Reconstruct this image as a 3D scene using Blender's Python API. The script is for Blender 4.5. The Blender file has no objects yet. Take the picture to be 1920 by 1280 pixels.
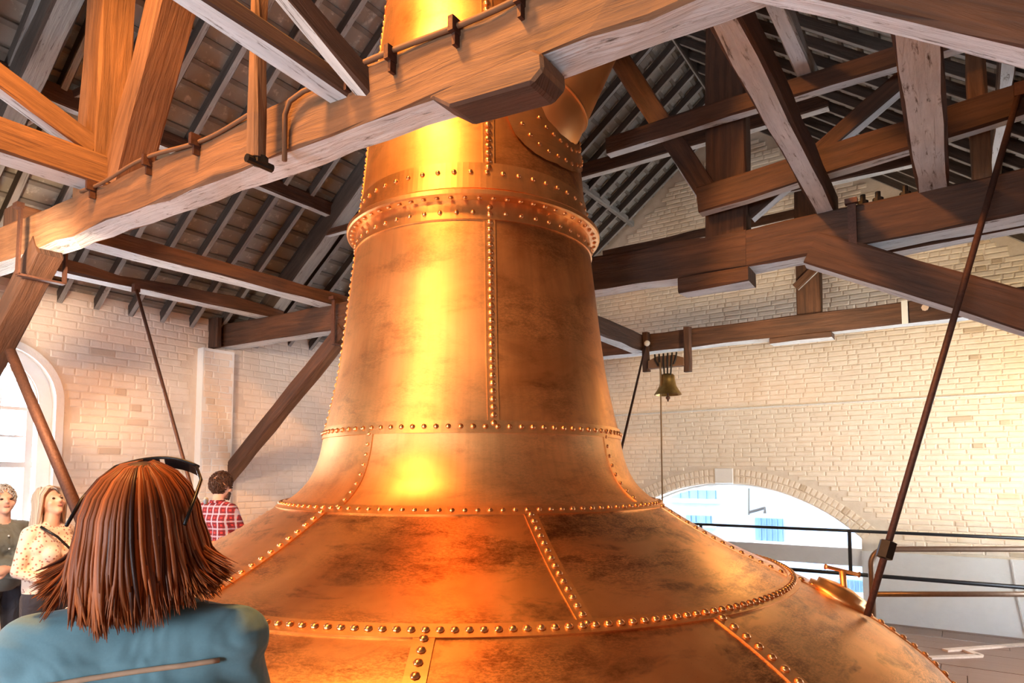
import bpy, bmesh, math, random
import numpy as np
from mathutils import Vector, Matrix, Quaternion
random.seed(7); rng = np.random.default_rng(7)
S = bpy.context.scene; COL = S.collection
V = Vector
# ------------------------------------------------------------------ camera
FPX, HOR, PITCH, EYE = 1230.0, 886.0, math.radians(3.9), 1.75
PROW = HOR - FPX*math.tan(PITCH)
CR = V((.8268, .5624, 0)); CFW = V((-.5624, .8268, 0)); CZ = V((0, 0, 1))
CF = CFW*math.cos(PITCH) + CZ*math.sin(PITCH); CU = -CFW*math.sin(PITCH) + CZ*math.cos(PITCH)
CO = V((0, 0, EYE))
cam = bpy.data.cameras.new('camera'); camo = bpy.data.objects.new('camera', cam); COL.objects.link(camo)
cam.sensor_width = 36.0; cam.lens = FPX/1920*36; cam.shift_y = (PROW-640)/1920; cam.clip_start = .02
m = Matrix((( CR.x, CU.x, -CF.x, CO.x), (CR.y, CU.y, -CF.y, CO.y), (CR.z, CU.z, -CF.z, CO.z), (0, 0, 0, 1)))
camo.matrix_world = m; S.camera = camo
# ------------------------------------------------------------------ light and exposure
S.view_settings.view_transform = 'Standard'; S.view_settings.look = 'None'
S.view_settings.gamma = 1.0; S.view_settings.use_curve_mapping = False
S.view_settings.exposure = 0.75
W = bpy.data.worlds.new('sky'); S.world = W; W.use_nodes = True
bg = W.node_tree.nodes['Background']; bg.inputs[0].default_value = (.80, .90, 1.0, 1); bg.inputs[1].default_value = 17.0
def lamp(name, kind, loc, target, energy, color, size=.2, spot=None, blend=.5):
    l = bpy.data.lights.new(name, kind); l.energy = energy; l.color = color
    o = bpy.data.objects.new(name, l); COL.objects.link(o); o.location = loc
    d = V(target)-V(loc); o.rotation_euler = d.to_track_quat('-Z', 'Y').to_euler()
    if kind == 'AREA': l.shape = 'DISK'; l.size = size
    else: l.shadow_soft_size = size
    if kind == 'SPOT': l.spot_size = math.radians(spot); l.spot_blend = blend
    return o
def portal(loc, target, sx, sy):
    l = bpy.data.lights.new('window_portal', 'AREA'); l.shape = 'RECTANGLE'; l.size = sx; l.size_y = sy
    l.cycles.is_portal = True
    o = bpy.data.objects.new('window_portal', l); COL.objects.link(o); o.location = loc
    d = V(target)-V(loc); o.rotation_euler = d.to_track_quat('-Z', 'Z' if abs(d.normalized().z) < .9 else 'Y').to_euler()
WARM = (1.0, .43, .11); AMBER = (1.0, .58, .20)
lamp('warm_spot', 'SPOT', (-2.45, .45, 5.9), (-2.45, 1.7, 2.6), 800, WARM, .25, 108, .35)
lamp('warm_spot', 'SPOT', (-2.45, -1.3, 4.6), (-3.0, 2.4, 2.6), 340, WARM, .45, 64, .35)  # second lamp, added lower on the same bearing to brighten the mid neck
lamp('wall_wash', 'SPOT', (1.45, 7.7, 2.3), (.9, 8.93, 2.5), 48, (1.0, .68, .18), .08, 150, .8)
lamp('warm_spot', 'SPOT', (-.9, 7.0, 3.0), (-2.2, 4.0, 1.9), 14, AMBER, .08, 110, .6)
lamp('wall_wash', 'SPOT', (-1.0, 5.4, 2.7), (-1.5, 8.93, 2.4), 140, (1.0, .74, .45), .15, 120, .9)  # unseen lamp added from mid room to brighten the back wall
lamp('wall_wash', 'SPOT', (-4.0, 1.0, 2.9), (-6.7, 3.2, 2.0), 170, (1.0, .68, .42), .1, 120, .8)
# openings in the walls let the sky in (portals only steer its sampling)
portal((-6.98, 2.08, 1.9), (-5, 2.08, 1.9), .95, 2.0)
portal((-2.6, 9.33, .95), (-2.6, 8, .95), 3.3, 1.5)
portal((2.15, 7.15, 1.25), (0, 7.15, 1.25), 1.3, 1.7)  # opening added in the unseen right wall
portal((-4.6, -3.85, 1.6), (-4.6, 0, 1.6), 1.3, 2.2)  # this and the next: openings added behind the camera
portal((-.6, -3.85, 1.6), (-.6, 0, 1.6), 1.3, 2.2)
# ------------------------------------------------------------------ helpers
def ray(x, y): return CR*((x-960)/FPX) + CU*((PROW-y)/FPX) + CF
def at(x, y, X=None, Y=None, Z=None, D=None):      # meets the room plane X=, Y= or Z= (or a depth) seen at a photo pixel
    d = ray(x, y)
    if X is not None: t = (X-CO.x)/d.x
    elif Y is not None: t = (Y-CO.y)/d.y
    elif Z is not None: t = (Z-CO.z)/d.z
    else: t = D/d.dot(CFW)
    return CO + d*t
def tag(o, label=None, cat=None, group=None, kind=None):
    if label: o['label'] = label
    if cat: o['category'] = cat
    if group: o['group'] = group
    if kind: o['kind'] = kind
    return o
def empty(name, loc=(0, 0, 0)):
    o = bpy.data.objects.new(name, None); COL.objects.link(o); o.location = loc; o.empty_display_size = .1
    return o
def link(name, me, parent=None):
    o = bpy.data.objects.new(name, me); COL.objects.link(o)
    if parent is not None:
        o.parent = parent
        o.matrix_parent_inverse = Matrix.Translation(-parent_world(parent))
    return o
def parent_world(p): return p.location.copy()
def mesh(name, verts, faces, mats, parent=None, smooth=False, mi=None, uv=None):
    me = bpy.data.meshes.new(name); me.from_pydata([tuple(v) for v in verts], [], faces)
    for a in (mats if isinstance(mats, (list, tuple)) else [mats]): me.materials.append(a)
    if mi is not None: me.polygons.foreach_set('material_index', mi)
    if smooth: me.polygons.foreach_set('use_smooth', [True]*len(me.polygons))
    if uv is not None:
        l = me.uv_layers.new(name='UVMap'); l.data.foreach_set('uv', np.array(uv, dtype=np.float32).ravel())
    me.update()
    return link(name, me, parent)
class MB:                                          # gathers shapes for ONE mesh object
    def __init__(s): s.v = []; s.f = []; s.m = []
    def add(s, v, f, m=0):
        k = len(s.v); s.v += [tuple(p) for p in v]; s.f += [[i+k for i in q] for q in f]; s.m += [m]*len(f); return s
    def box(s, c, d, rot=None, m=0):
        x, y, z = d[0]/2, d[1]/2, d[2]/2
        v = [V((a, b, e)) for a in (-x, x) for b in (-y, y) for e in (-z, z)]
        if rot is not None: v = [rot @ p for p in v]
        v = [p+V(c) for p in v]
        return s.add(v, [(0, 1, 3, 2), (4, 6, 7, 5), (0, 4, 5, 1), (2, 3, 7, 6), (0, 2, 6, 4), (1, 5, 7, 3)], m)
    def tube(s, pts, r, n=8, m=0, cap=True, closed=False):
        pts = [V(p) for p in pts]; N = len(pts); rr = r if isinstance(r, (list, tuple)) else [r]*N
        t0 = (pts[1]-pts[0]).normalized(); a = t0.orthogonal().normalized(); vs = []
        for i, p in enumerate(pts):
            t = (pts[min(i+1, N-1)]-pts[max(i-1, 0)]).normalized()
            a = (a - t*a.dot(t)).normalized(); b = t.cross(a)
            vs += [p + (a*math.cos(2*math.pi*k/n)+b*math.sin(2*math.pi*k/n))*rr[i] for k in range(n)]
        f = [(i*n+k, i*n+(k+1) % n, (i+1)*n+(k+1) % n, (i+1)*n+k) for i in range(N-1) for k in range(n)]
        if cap: f += [list(range(n))[::-1], [(N-1)*n+k for k in range(n)]]
        return s.add(vs, f, m)
    def disc(s, c, ax, prof, n=20, m=0):           # turned shape: prof = [(radius, height along ax)]
        ax = V(ax).normalized(); a = ax.orthogonal().normalized(); b = ax.cross(a); vs = []
        for r, h in prof: vs += [V(c)+ax*h+(a*math.cos(2*math.pi*k/n)+b*math.sin(2*math.pi*k/n))*r for k in range(n)]
        N = len(prof)
        f = [(i*n+k, i*n+(k+1) % n, (i+1)*n+(k+1) % n, (i+1)*n+k) for i in range(N-1) for k in range(n)]
        f += [list(range(n))[::-1], [(N-1)*n+k for k in range(n)]]
        return s.add(vs, f, m)
    def build(s, name, mats, parent=None, smooth=False): return mesh(name, s.v, s.f, mats, parent, smooth, s.m)
# ------------------------------------------------------------------ materials
class NT:
    def __init__(s, name):
        s.mat = bpy.data.materials.new(name); s.mat.use_nodes = True; s.t = s.mat.node_tree; s.p = s.t.nodes['Principled BSDF']
    def n(s, typ, **k):
        o = s.t.nodes.new(typ)
        for a, b in k.items():
            if a in o.bl_rna.properties: setattr(o, a, b)
            else: o.inputs[a].default_value = b
        return o
    def l(s, a, b): s.t.links.new(a, b)
    def coord(s, kind='Object', scale=(1, 1, 1), rot=(0, 0, 0)):
        c = s.n('ShaderNodeTexCoord'); mp = s.n('ShaderNodeMapping'); mp.inputs['Scale'].default_value = scale; mp.inputs['Rotation'].default_value = rot
        s.l(c.outputs[kind], mp.inputs[0]); return mp.outputs[0]
    def noise(s, vec, scale, detail=4, rough=.6, dist=0):
        o = s.n('ShaderNodeTexNoise'); o.inputs['Scale'].default_value = scale; o.inputs['Detail'].default_value = detail
        o.inputs['Roughness'].default_value = rough; o.inputs['Distortion'].default_value = dist; s.l(vec, o.inputs['Vector']); return o.outputs['Fac']
    def noise4(s, vec, w, scale, detail=4, rough=.6):
        o = s.n('ShaderNodeTexNoise'); o.noise_dimensions = '4D'; o.inputs['Scale'].default_value = scale; o.inputs['Detail'].default_value = detail; o.inputs['Roughness'].default_value = rough
        q = s.n('ShaderNodeMath'); q.operation = 'MULTIPLY'; q.inputs[1].default_value = 37.0; s.l(w, q.inputs[0]); s.l(q.outputs[0], o.inputs['W']); s.l(vec, o.inputs['Vector']); return o.outputs['Fac']
    def ramp(s, fac, stops):
        o = s.n('ShaderNodeValToRGB'); e = o.color_ramp.elements
        while len(e) < len(stops): e.new(.5)
        for q, (p, c) in zip(e, stops): q.position = p; q.color = (c, c, c, 1) if isinstance(c, (int, float)) else (*c, 1)
        s.l(fac, o.inputs[0]); return o.outputs[0]
    def mix(s, fac, a, b, mode='MIX'):
        o = s.n('ShaderNodeMix'); o.data_type = 'RGBA'; o.blend_type = mode
        for v, i in ((fac, 0), (a, 6), (b, 7)):
            if isinstance(v, (int, float)): o.inputs[i].default_value = v
            elif isinstance(v, tuple): o.inputs[i].default_value = (*v, 1)
            else: s.l(v, o.inputs[i])
        return o.outputs[2]
    def rand(s): return s.n('ShaderNodeObjectInfo').outputs['Random']
    def bump(s, h, strength=.3, dist=.01):
        o = s.n('ShaderNodeBump'); o.inputs['Strength'].default_value = strength; o.inputs['Distance'].default_value = dist
        s.l(h, o.inputs['Height']); s.l(o.outputs[0], s.p.inputs['Normal'])
    def base(s, c):
        if isinstance(c, tuple): s.p.inputs['Base Color'].default_value = (*c, 1)
        else: s.l(c, s.p.inputs['Base Color'])
        return s
    def set(s, **k):
        for a, b in k.items():
            i = s.p.inputs[a.replace('_', ' ')]
            if hasattr(b, 'node'): s.l(b, i)
            else: i.default_value = b
        return s
def plain(name, c, rough=.6, metal=0, bump=0, scale=40, var=.25):
    k = NT(name); v = k.coord(); f = k.noise(v, scale)
    k.base(k.mix(f, tuple(a*(1-var) for a in c), tuple(min(1, a*(1+var)) for a in c))); k.set(Roughness=rough, Metallic=metal)
    if bump: k.bump(f, bump, .01)
    return k.mat
M = {}
def wood(name, c1, c2, flake=None, rough=.75):
    k = NT(name); v = k.coord('UV', (2.2, 30, 1)); g = k.noise(v, 1.0, 6, .65, .4)
    v2 = k.coord('UV', (1.5, 5, 1)); b = k.noise(v2, 1.3, 4)
    c = k.mix(k.ramp(g, [(.3, 0), (.7, 1)]), c1, c2)
    c = k.mix(k.ramp(b, [(.42, 0), (.75, .55)]), c, tuple(x*.45 for x in c1))
    if flake:
        v3 = k.coord('UV', (3.0, 22, 1)); q = k.noise(v3, 1.6, 8, .75, .6)
        c = k.mix(k.ramp(q, [(.56, 0), (.66, 1)]), c, flake)
    c = k.mix(k.ramp(k.noise(k.coord('UV', (.7, 46, 1)), 2.2, 7, .7, .8), [(.62, 0), (.68, .8)]), c, tuple(x*.25 for x in c1)); k.base(c); k.set(Roughness=rough); k.bump(g, .7, .015); return k.mat
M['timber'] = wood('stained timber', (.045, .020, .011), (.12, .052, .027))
M['timber_lit'] = wood('lamplit timber', (.15, .070, .033), (.29, .145, .068))  # lit copy of the timber above, nearness to the lamp put into the colour
M['pale_underside'] = wood('daylit pale timber', (.62, .67, .71), (.80, .84, .87), (.07, .05, .04))  # flaking pale undersides; daylight from below is put into the tone
M['rafter'] = wood('old rafter timber', (.05, .035, .028), (.10, .075, .06))
M['rafter_under'] = wood('daylit rafter underside', (.32, .32, .31), (.42, .41, .39), (.12, .10, .09))  # paler than the rafter sides, standing in for daylight from below
def brickmat(name, c1, c2, dirt, bare=.06):
    k = NT(name); v = k.coord('Object'); r = k.rand()
    g = k.noise4(v, r, 9, 5); f = k.noise4(v, r, 45, 4)
    c = k.mix(k.ramp(g, [(.35, 0), (.7, 1)]), c1, c2)
    c = k.mix(k.ramp(r, [(1-bare-.02, 0), (1-bare, .75)]), c, dirt)
    c = k.mix(k.ramp(k.noise4(v, r, 14, 6, .7), [(.60, 0), (.72, .5)]), c, dirt)
    k.base(c); k.set(Roughness=.8); k.bump(f, .5, .006); return k.mat
M['brick'] = brickmat('limewashed brick', (.84, .73, .60), (.92, .83, .71), (.55, .42, .28), .035)
M['brick_left'] = brickmat('painted brick', (.84, .73, .62), (.90, .80, .71), (.60, .46, .34), .03)
M['mortar'] = brickmat('limewashed mortar', (.70, .60, .49), (.80, .71, .60), (.50, .40, .30), 0)
M['mortar_left'] = brickmat('painted mortar', (.74, .63, .53), (.82, .72, .62), (.55, .43, .32), 0)
M['plaster'] = plain('rough white plaster', (.88, .87, .85), .85, 0, .5, 14, .06)
M['unseen_brown'] = plain('brown unseen wall', (.34, .24, .17), .85, 0, .4, 10)  # brown chosen to cut fill and darken reflections; these walls are unseen
k = NT('roof slate'); v = k.coord('Object'); r = k.rand(); g = k.noise4(v, r, 6, 5); h = k.noise4(v, r, 13, 6, .7)
c = k.mix(g, (.27, .255, .22), (.45, .43, .375)); c = k.mix(r, c, (.36, .345, .31)); c = k.mix(k.ramp(h, [(.55, 0), (.66, .8)]), c, (.70, .68, .62))
k.base(c); k.set(Roughness=.85); k.bump(h, .3, .01); M['slate'] = k.mat
M['batten'] = plain('slating batten', (.20, .18, .155), .85, 0, .3, 12)
M['board'] = plain('roof boarding', (.10, .08, .065), .85, 0, .3, 12)
M['plank'] = None
k = NT('floor boards'); v = k.coord('Object', (1.2, 14, 1)); g = k.noise(v, 2, 6, .6, .5); r = k.rand()
c = k.mix(g, (.17, .095, .066), (.26, .155, .11)); c = k.mix(r, c, (.23, .135, .095)); k.base(c); k.set(Roughness=.45); k.bump(g, .2, .01); M['plank'] = k.mat
M['strip'] = plain('pale floor strip', (.62, .48, .38), .6)
M['white_paint'] = plain('white gloss paint', (.82, .84, .86), .4, 0, .1, 20, .05)
M['reveal'] = plain('whitewashed reveal', (.84, .85, .86), .8, 0, .6, 18, .05)
M['iron'] = plain('rusty iron', (.10, .045, .03), .6, .5, .3, 60, .5)
M['black'] = plain('black painted steel', (.02, .02, .022), .35, .6)
M['rail'] = plain('bronze painted tube', (.20, .13, .085), .38, .5)
M['rope'] = plain('hemp rope', (.22, .13, .06), .9, 0, .5, 200, .4)
M['cable'] = plain('white cable', (.85, .82, .78), .6)
M['brass'] = plain('old bell bronze', (.55, .36, .12), .35, 1, .1, 30, .35)
M['iron_dark'] = plain('dark iron', (.03, .024, .02), .5, .7)
k = NT('glass'); k.base((.95, .98, 1.0)); k.set(Roughness=0.0, Transmission_Weight=1.0, IOR=1.15); M['glass'] = k.mat
k = NT('window glass'); k.base((1, 1, 1)); k.set(Roughness=0.0, Transmission_Weight=1.0, IOR=1.02); M['pane'] = k.mat
def copper(name, stain, bright, dark, r0=.20, r1=.36, vscale=(10, 1.2, 1)):
    k = NT(name); vo = k.coord('Object'); vu = k.coord('UV', vscale)
    big = k.noise(vo, 1.7, 4, .55, .5); st = k.noise(vu, 3.0, 5, .6)
    c = k.mix(k.ramp(big, [(.35, 0), (.68, 1)]), bright, dark)
    c = k.mix(k.ramp(st, [(.45, 0), (.85, .3)]), c, tuple(x*.6 for x in dark))
    vs = k.coord('UV', (1, 1, 1)); vw = k.coord('UV', (1.0, 2.6, 1))
    cloud = k.ramp(k.noise(vw, 1.5, 3, .5, .4), [(.40, 0), (.60, 1)])         # where the tarnish gathers
    speck = k.ramp(k.noise(vw, 46, 7, .8, .3), [(.45, 0), (.55, 1)])          # fine broken flecks
    smear = k.ramp(k.noise(vw, 6.5, 6, .65, .5), [(.48, 0), (.66, 1)])        # softer brown smears
    tarn = k.mix(1.0, cloud, k.mix(.45, speck, smear), 'MULTIPLY')
    heavy = k.mix(1.0, k.ramp(k.noise(vw, 2.3, 5, .6, .6), [(.54, 0), (.66, 1)]), k.ramp(k.noise(vs, 30, 8, .8), [(.36, .25), (.56, 1)]), 'MULTIPLY')
    dots = k.ramp(k.noise(vs, 85, 4, .7), [(.64, 0), (.70, 1)])
    if stain:
        c = k.mix(k.mix(stain*.45, (0, 0, 0), k.mix(1.0, smear, cloud, 'MULTIPLY')), c, (.36, .13, .05))
        c = k.mix(k.mix(stain, (0, 0, 0), tarn), c, (.19, .066, .024))
        c = k.mix(k.mix(stain*.45, (0, 0, 0), dots), c, (.22, .085, .03))
        c = k.mix(k.mix(stain*.8, (0, 0, 0), heavy), c, (.13, .045, .018))
    k.base(c)
    ro = k.n('ShaderNodeMapRange'); ro.inputs['To Min'].default_value = r0; ro.inputs['To Max'].default_value = r1
    k.l(k.noise(vo, 3.3, 5), ro.inputs[0]); k.set(Metallic=1.0, Roughness=ro.outputs[0])
    k.bump(k.noise(vo, 2.2, 2, .4), .10, .05)
    return k.mat
CB, CD = (1.0, .56, .23), (.86, .38, .13)
M['copper_neck'] = copper('polished copper', 0.3, CB, CD, .40, .54, (9, .6, 1))
M['copper_dark'] = copper('tarnished shaded copper', .55, (.90, .44, .16), (.52, .20, .065), .38, .52, (7, .7, 1))  # brown tarnish, plus the dark reflection on the right plates put into the colour
M['copper_body'] = copper('stained copper', 0.9, CB, (.80, .34, .12), .28, .46, (2, 2, 1))
M['copper_band'] = copper('copper seam', 0.2, CB, CD, .32, .48)
k = NT('copper rivet'); k.base((.90, .46, .20)); k.set(Metallic=1.0, Roughness=.28); M['rivet'] = k.mat
# ------------------------------------------------------------------ room numbers (metres)
XL, XR, YB, YF = -6.7, 1.86, 8.93, -3.6            # left, right, back, front walls
ZE, RX, RZ = 3.42, -2.42, 6.68                     # eaves, ridge
SLOPE = (RZ-ZE)/(RX-XL)
def roofz(x): return RZ - SLOPE*abs(x-RX)
# ------------------------------------------------------------------ floor
floor = empty('floor'); tag(floor, kind='structure')
MB().box(((XL+XR)/2, (YB+YF)/2, -.12), (XR-XL+.6, YB-YF+.6, .16)).build('subfloor', M['board'], floor)
yy = YF
pl = 0
while yy < YB-.05:
    w = .30 if yy > 3 else .42
    x0 = XL; j = random.uniform(1.2, 2.8)
    while x0 < XR-.05:
        x1 = min(XR, x0+j); j = random.uniform(1.6, 2.8)
        b = MB().box((0, 0, 0), (x1-x0-.006, min(w, YB-yy)-.008, .036)); o = b.build('plank', M['plank'], floor); o.location = ((x0+x1)/2, yy+min(w, YB-yy)/2, -.02+random.uniform(-.002, .001))
        x0 = x1
    yy += w
for a, b_ in (((1742, 1233), (1838, 1229)), ((1772, 1219), (1960, 1205)), ((1812, 1219), (1838, 1229))):
    p, q = at(*a, Z=.005), at(*b_, Z=.005); d = q-p
    MB().box(((p+q)/2), (d.length, .07, .02), Matrix.Rotation(math.atan2(d.y, d.x), 3, 'Z')).build('strip', M['strip'], floor)
# ------------------------------------------------------------------ walls
def brick_mesh(l, h, d, ch=.008):
    x, z = l/2, h/2; j = lambda a: random.uniform(-a, a)
    v = [(-x+j(.004), 0, -z+j(.003)), (x+j(.004), 0, -z+j(.003)), (x+j(.004), 0, z+j(.003)), (-x+j(.004), 0, z+j(.003))]
    v2 = [(a*(1-ch*1.3/x), -d+j(.0025), b*(1-ch/z)) for a, _, b in v]
    f = [(0, 1, 5, 4), (1, 2, 6, 5), (2, 3, 7, 6), (3, 0, 4, 7), (4, 5, 6, 7)]
    return v+v2, f
def lay_bricks(parent, frame, u0, u1, z0, ztop, blocked, mat, score, course=.062, length=.215, proud=.011, limit=300, gap=.008):
    """courses of bricks; frame(u, z, out) -> point on the wall; the 300 that show largest are parts, the rest one part"""
    vs = []
    protos = {}
    rows = []
    z = z0; ri = 0
    while z < z0+20:
        if z > max(ztop(u) for u in np.linspace(u0, u1, 9)): break
        u = u0 - random.uniform(0, length)
        hdr = ri % 4 == 3
        while u < u1:
            L = (length*.5 if hdr or random.random() < .12 else length)*random.uniform(.93, 1.07)
            a, b = max(u, u0), min(u+L, u1)
            if b-a > .05:
                uc, zc = (a+b)/2, z+course/2
                if zc+course*.4 < min(ztop(a), ztop(b)) and not blocked(a, b, z, z+course): rows.append((uc, zc, b-a-gap, course-gap))
            u += L
        z += course; ri += 1
    rows.sort(key=lambda r: -score(frame(r[0], r[1], 0)))
    big, rest = rows[:limit], rows[limit:]
    lens = [.08, .10, .14, .18, .20, .21, .225]
    pm = {}
    ex = (frame(1, 0, 0)-frame(0, 0, 0)); en = frame(0, 0, 1)-frame(0, 0, 0)
    rot = Matrix((ex, -en, V((0, 0, 1)))).transposed()
    for r in big:
        L = min(lens, key=lambda q: abs(q-r[2])); kx = (L, random.randrange(4))
        if kx not in pm:
            v, f = brick_mesh(L, r[3], proud); me = bpy.data.meshes.new('brick'); me.from_pydata(v, [], f); me.materials.append(mat); pm[kx] = me
        o = link('brick', pm[kx], parent)
        o.matrix_basis = Matrix.Translation(frame(r[0], r[1], 0)) @ (rot @ Matrix.Rotation(random.uniform(-.008, .008), 3, 'Y')).to_4x4()
    if rest:
        mb = MB()
        for r in rest:
            v, f = brick_mesh(r[2], r[3], proud)
            R3 = rot @ Matrix.Rotation(random.uniform(-.008, .008), 3, 'Y'); c = frame(r[0], r[1], 0)
            mb.add([R3 @ V(p)+c for p in v], f)
        tag(mb.build('brickwork', mat, parent), kind='stuff')
def seen(p):                                        # on-screen size of a piece, 0 when outside the picture
    d = p-CO; z = d.dot(CF)
    if z < .3: return 0
    x, y = 960+FPX*d.dot(CR)/z, PROW-FPX*d.dot(CU)/z
    return (1/z) if -40 < x < 1960 and -40 < y < 1320 else .0001/z
# back wall, with the wide segmental arch
AC, AR, AJ = (-2.62, -.74), 2.35, (-4.22, -1.0)     # arch centre, radius, jambs
SILL0, SILL1, LOW = .63, .84, .22
def arch_z(x): return AC[1]+math.sqrt(max(0, AR*AR-(x-AC[0])**2))
wb = empty('wall_back'); tag(wb, kind='structure')
def slab_wall(name, parent, mat, xs, zlo, zhi, P, thick):
    v = []; f = []
    for x in xs:
        for t in (0, thick):
            v += [P(x, zlo(x), t), P(x, zhi(x), t)]
    for i in range(len(xs)-1):
        a = i*4; b = a+4
        f += [(a, b, b+1, a+1), (a+2, a+3, b+3, b+2), (a+1, b+1, b+3, a+3), (a, a+2, b+2, b)]
    f += [(0, 1, 3, 2), (len(v)-4, len(v)-2, len(v)-1, len(v)-3)]
    return mesh(name, v, f, mat, parent)
PB = lambda x, z, t: V((x, YB+t, z))
xs = list(np.linspace(AJ[0], AJ[1], 33))
slab_wall('masonry', wb, M['mortar'], [XL-.4, AJ[0]], lambda x: 0, lambda x: roofz(max(x, XL)), PB, .4)
xs2 = sorted(set(xs+[RX]))
slab_wall('masonry', wb, M['mortar'], xs2, arch_z, roofz, PB, .4)
slab_wall('masonry', wb, M['mortar'], [AJ[1], XR+.4], lambda x: 0, lambda x: roofz(min(x, XR)), PB, .4)
slab_wall('plaster_panel', wb, M['plaster'], [AJ[1], XR], lambda x: 0, lambda x: SILL1-.02, lambda x, z, t: V((x, YB-.03+t, z)), .05)
slab_wall('plaster_panel', wb, M['plaster'], [XL, AJ[0]], lambda x: 0, lambda x: SILL1-.02, lambda x, z, t: V((x, YB-.03+t, z)), .05)
MB().box(((AJ[0]+AJ[1])/2, YB+.12, (SILL0+SILL1)/2), (AJ[1]-AJ[0], .26, SILL1-SILL0)).build('window_transom', M['plaster'], wb)
MB().box(((AJ[0]+AJ[1])/2, YB+.2, LOW/2), (AJ[1]-AJ[0], .4, LOW)).build('window_sill', M['plaster'], wb)
MB().box(((AJ[0]+AJ[1])/2, YB+.30, (LOW+SILL0)/2), (AJ[1]-AJ[0], .012, SILL0-LOW)).build('window_pane', M['pane'], wb)
# thin white arch frame and its pane
mb = MB(); mb.tube([PB(x, arch_z(x)-.02, .28) for x in np.linspace(AJ[0]+.02, AJ[1]-.02, 40)], .022, 6); mb.build('arch_frame', M['white_paint'], wb, True)
n = 24; xx = np.linspace(AJ[0], AJ[1], n); v = [PB(x, SILL1, .30) for x in xx]+[PB(x, arch_z(x), .30) for x in xx]+[PB(x, SILL1, .312) for x in xx]+[PB(x, arch_z(x), .312) for x in xx]
f = [(i, i+1, n+i+1, n+i) for i in range(n-1)]+[(2*n+i+1, 2*n+i, 3*n+i, 3*n+i+1) for i in range(n-1)]
mesh('window_pane', v, f, M['pane'], wb)
RING = .20
def blocked_back(a, b, z0, z1):
    for x in (a, b, (a+b)/2):
        if AJ[0]-.02 < x < AJ[1]+.02 and z0 < arch_z(x): return True
        r = math.hypot(x-AC[0], (z0+z1)/2-AC[1])
        if AR-.02 < r < AR+RING+.03 and AJ[0]-.28 < x < AJ[1]+.28: return True
    return False
lay_bricks(wb, lambda u, z, o: V((u, YB-o, z)), -4.7, XR, SILL1, lambda u: roofz(u)-.12, blocked_back, M['brick'], seen)
# two rings of arch bricks and the patched crown
pm = []
for q in range(4):
    v, f = brick_mesh(.058, .088, .014); me = bpy.data.meshes.new('brick'); me.from_pydata(v, [], f); me.materials.append(M['brick']); pm.append(me)
half = math.asin((AJ[1]-AC[0])/AR)
for ring in (0, 1):
    r = AR+.052+ring*.097; nb = int(2*half*r/.068)
    for i in range(nb+1):
        a = -half+2*half*i/nb
        x, z = AC[0]+r*math.sin(a), AC[1]+r*math.cos(a)
        if abs(x-(AC[0]-.0)) < .13: continue
        o = link('arch_brick', random.choice(pm), wb); o.matrix_basis = Matrix.Translation((x, YB, z)) @ Matrix.Rotation(a, 4, 'Y')
v, f = brick_mesh(.25, .205, .02); o = mesh('keystone_patch', [V(p)+V((AC[0], YB, AC[1]+AR+.10)) for p in v], f, M['plaster'], wb)
# left wall with the arched sash window
wl = empty('wall_left'); tag(wl, kind='structure')
WC, WR, WS, WSILL = 2.08, .48, 2.38, .95
PL = lambda y, z, t: V((XL-t, y, z))
ys = list(np.linspace(WC-WR, WC+WR, 29))
wz = lambda y: WS+math.sqrt(max(0, WR*WR-(y-WC)**2))
top = lambda y: ZE
slab_wall('masonry', wl, M['mortar_left'], [YF-.4, WC-WR], lambda y: 0, top, PL, .4)
slab_wall('masonry', wl, M['mortar_left'], ys, wz, top, PL, .4)
slab_wall('masonry', wl, M['mortar_left'], [WC+WR, YB+.4], lambda y: 0, top, PL, .4)
slab_wall('masonry', wl, M['mortar_left'], [WC-WR, WC+WR], lambda y: 0, lambda y: WSILL, PL, .4)
lay_bricks(wl, lambda u, z, o: V((XL+o, u, z)), 1.2, 6.6, .12, lambda u: ZE-.01,
           lambda a, b, z0, z1: any(WC-WR-.03 < y < WC+WR+.03 and WSILL-.03 < (z0+z1)/2 < wz(y)+.06 for y in (a, b, (a+b)/2)) or (b > 3.84 and a < 4.24 and z0 < 3.07),
           M['brick_left'], seen, course=.072, proud=.0055, gap=.007, limit=250)
slab_wall('pilaster_core', wl, M['plaster'], [3.86, 4.22], lambda y: 0, lambda y: 3.08, lambda y, z, t: V((XL+.11-t, y, z)), .13)
lay_bricks(wl, lambda u, z, o: V((XL+.11+o, u, z)), 3.87, 4.21, .1, lambda u: 3.06, lambda *a: False, M['brick_left'], seen, course=.072, proud=.004, limit=45, gap=.006)
# window joinery
w1 = empty('window_1', (XL, WC, WSILL)); tag(w1, kind='structure')
def arc(r, zc, x, n=24, a0=0, a1=math.pi): return [V((x, WC+r*math.cos(a0+(a1-a0)*i/n), zc+r*math.sin(a0+(a1-a0)*i/n))) for i in range(n+1)]
def flat_arc(r0, r1, x0, x1, zb):
    o, i_ = arc(r1, WS, 0), arc(r0, WS, 0)
    o = [V((0, WC+r1, zb))]+o+[V((0, WC-r1, zb))]; i_ = [V((0, WC+r0, zb))]+i_+[V((0, WC-r0, zb))]
    n = len(o); v = []
    for x in (x0, x1): v += [V((x, p.y, p.z)) for p in o]+[V((x, p.y, p.z)) for p in i_]
    f = []
    for a in range(n-1):
        f += [(a, a+1, n+a+1, n+a), (2*n+a+1, 2*n+a, 3*n+a, 3*n+a+1), (n+a, n+a+1, 3*n+a+1, 3*n+a), (a+1, a, 2*n+a, 2*n+a+1)]
    return v, f
v, f = flat_arc(.465, .53, XL+.002, XL+.022, WSILL); mesh('window_reveal', v, f, M['reveal'], w1)
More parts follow.
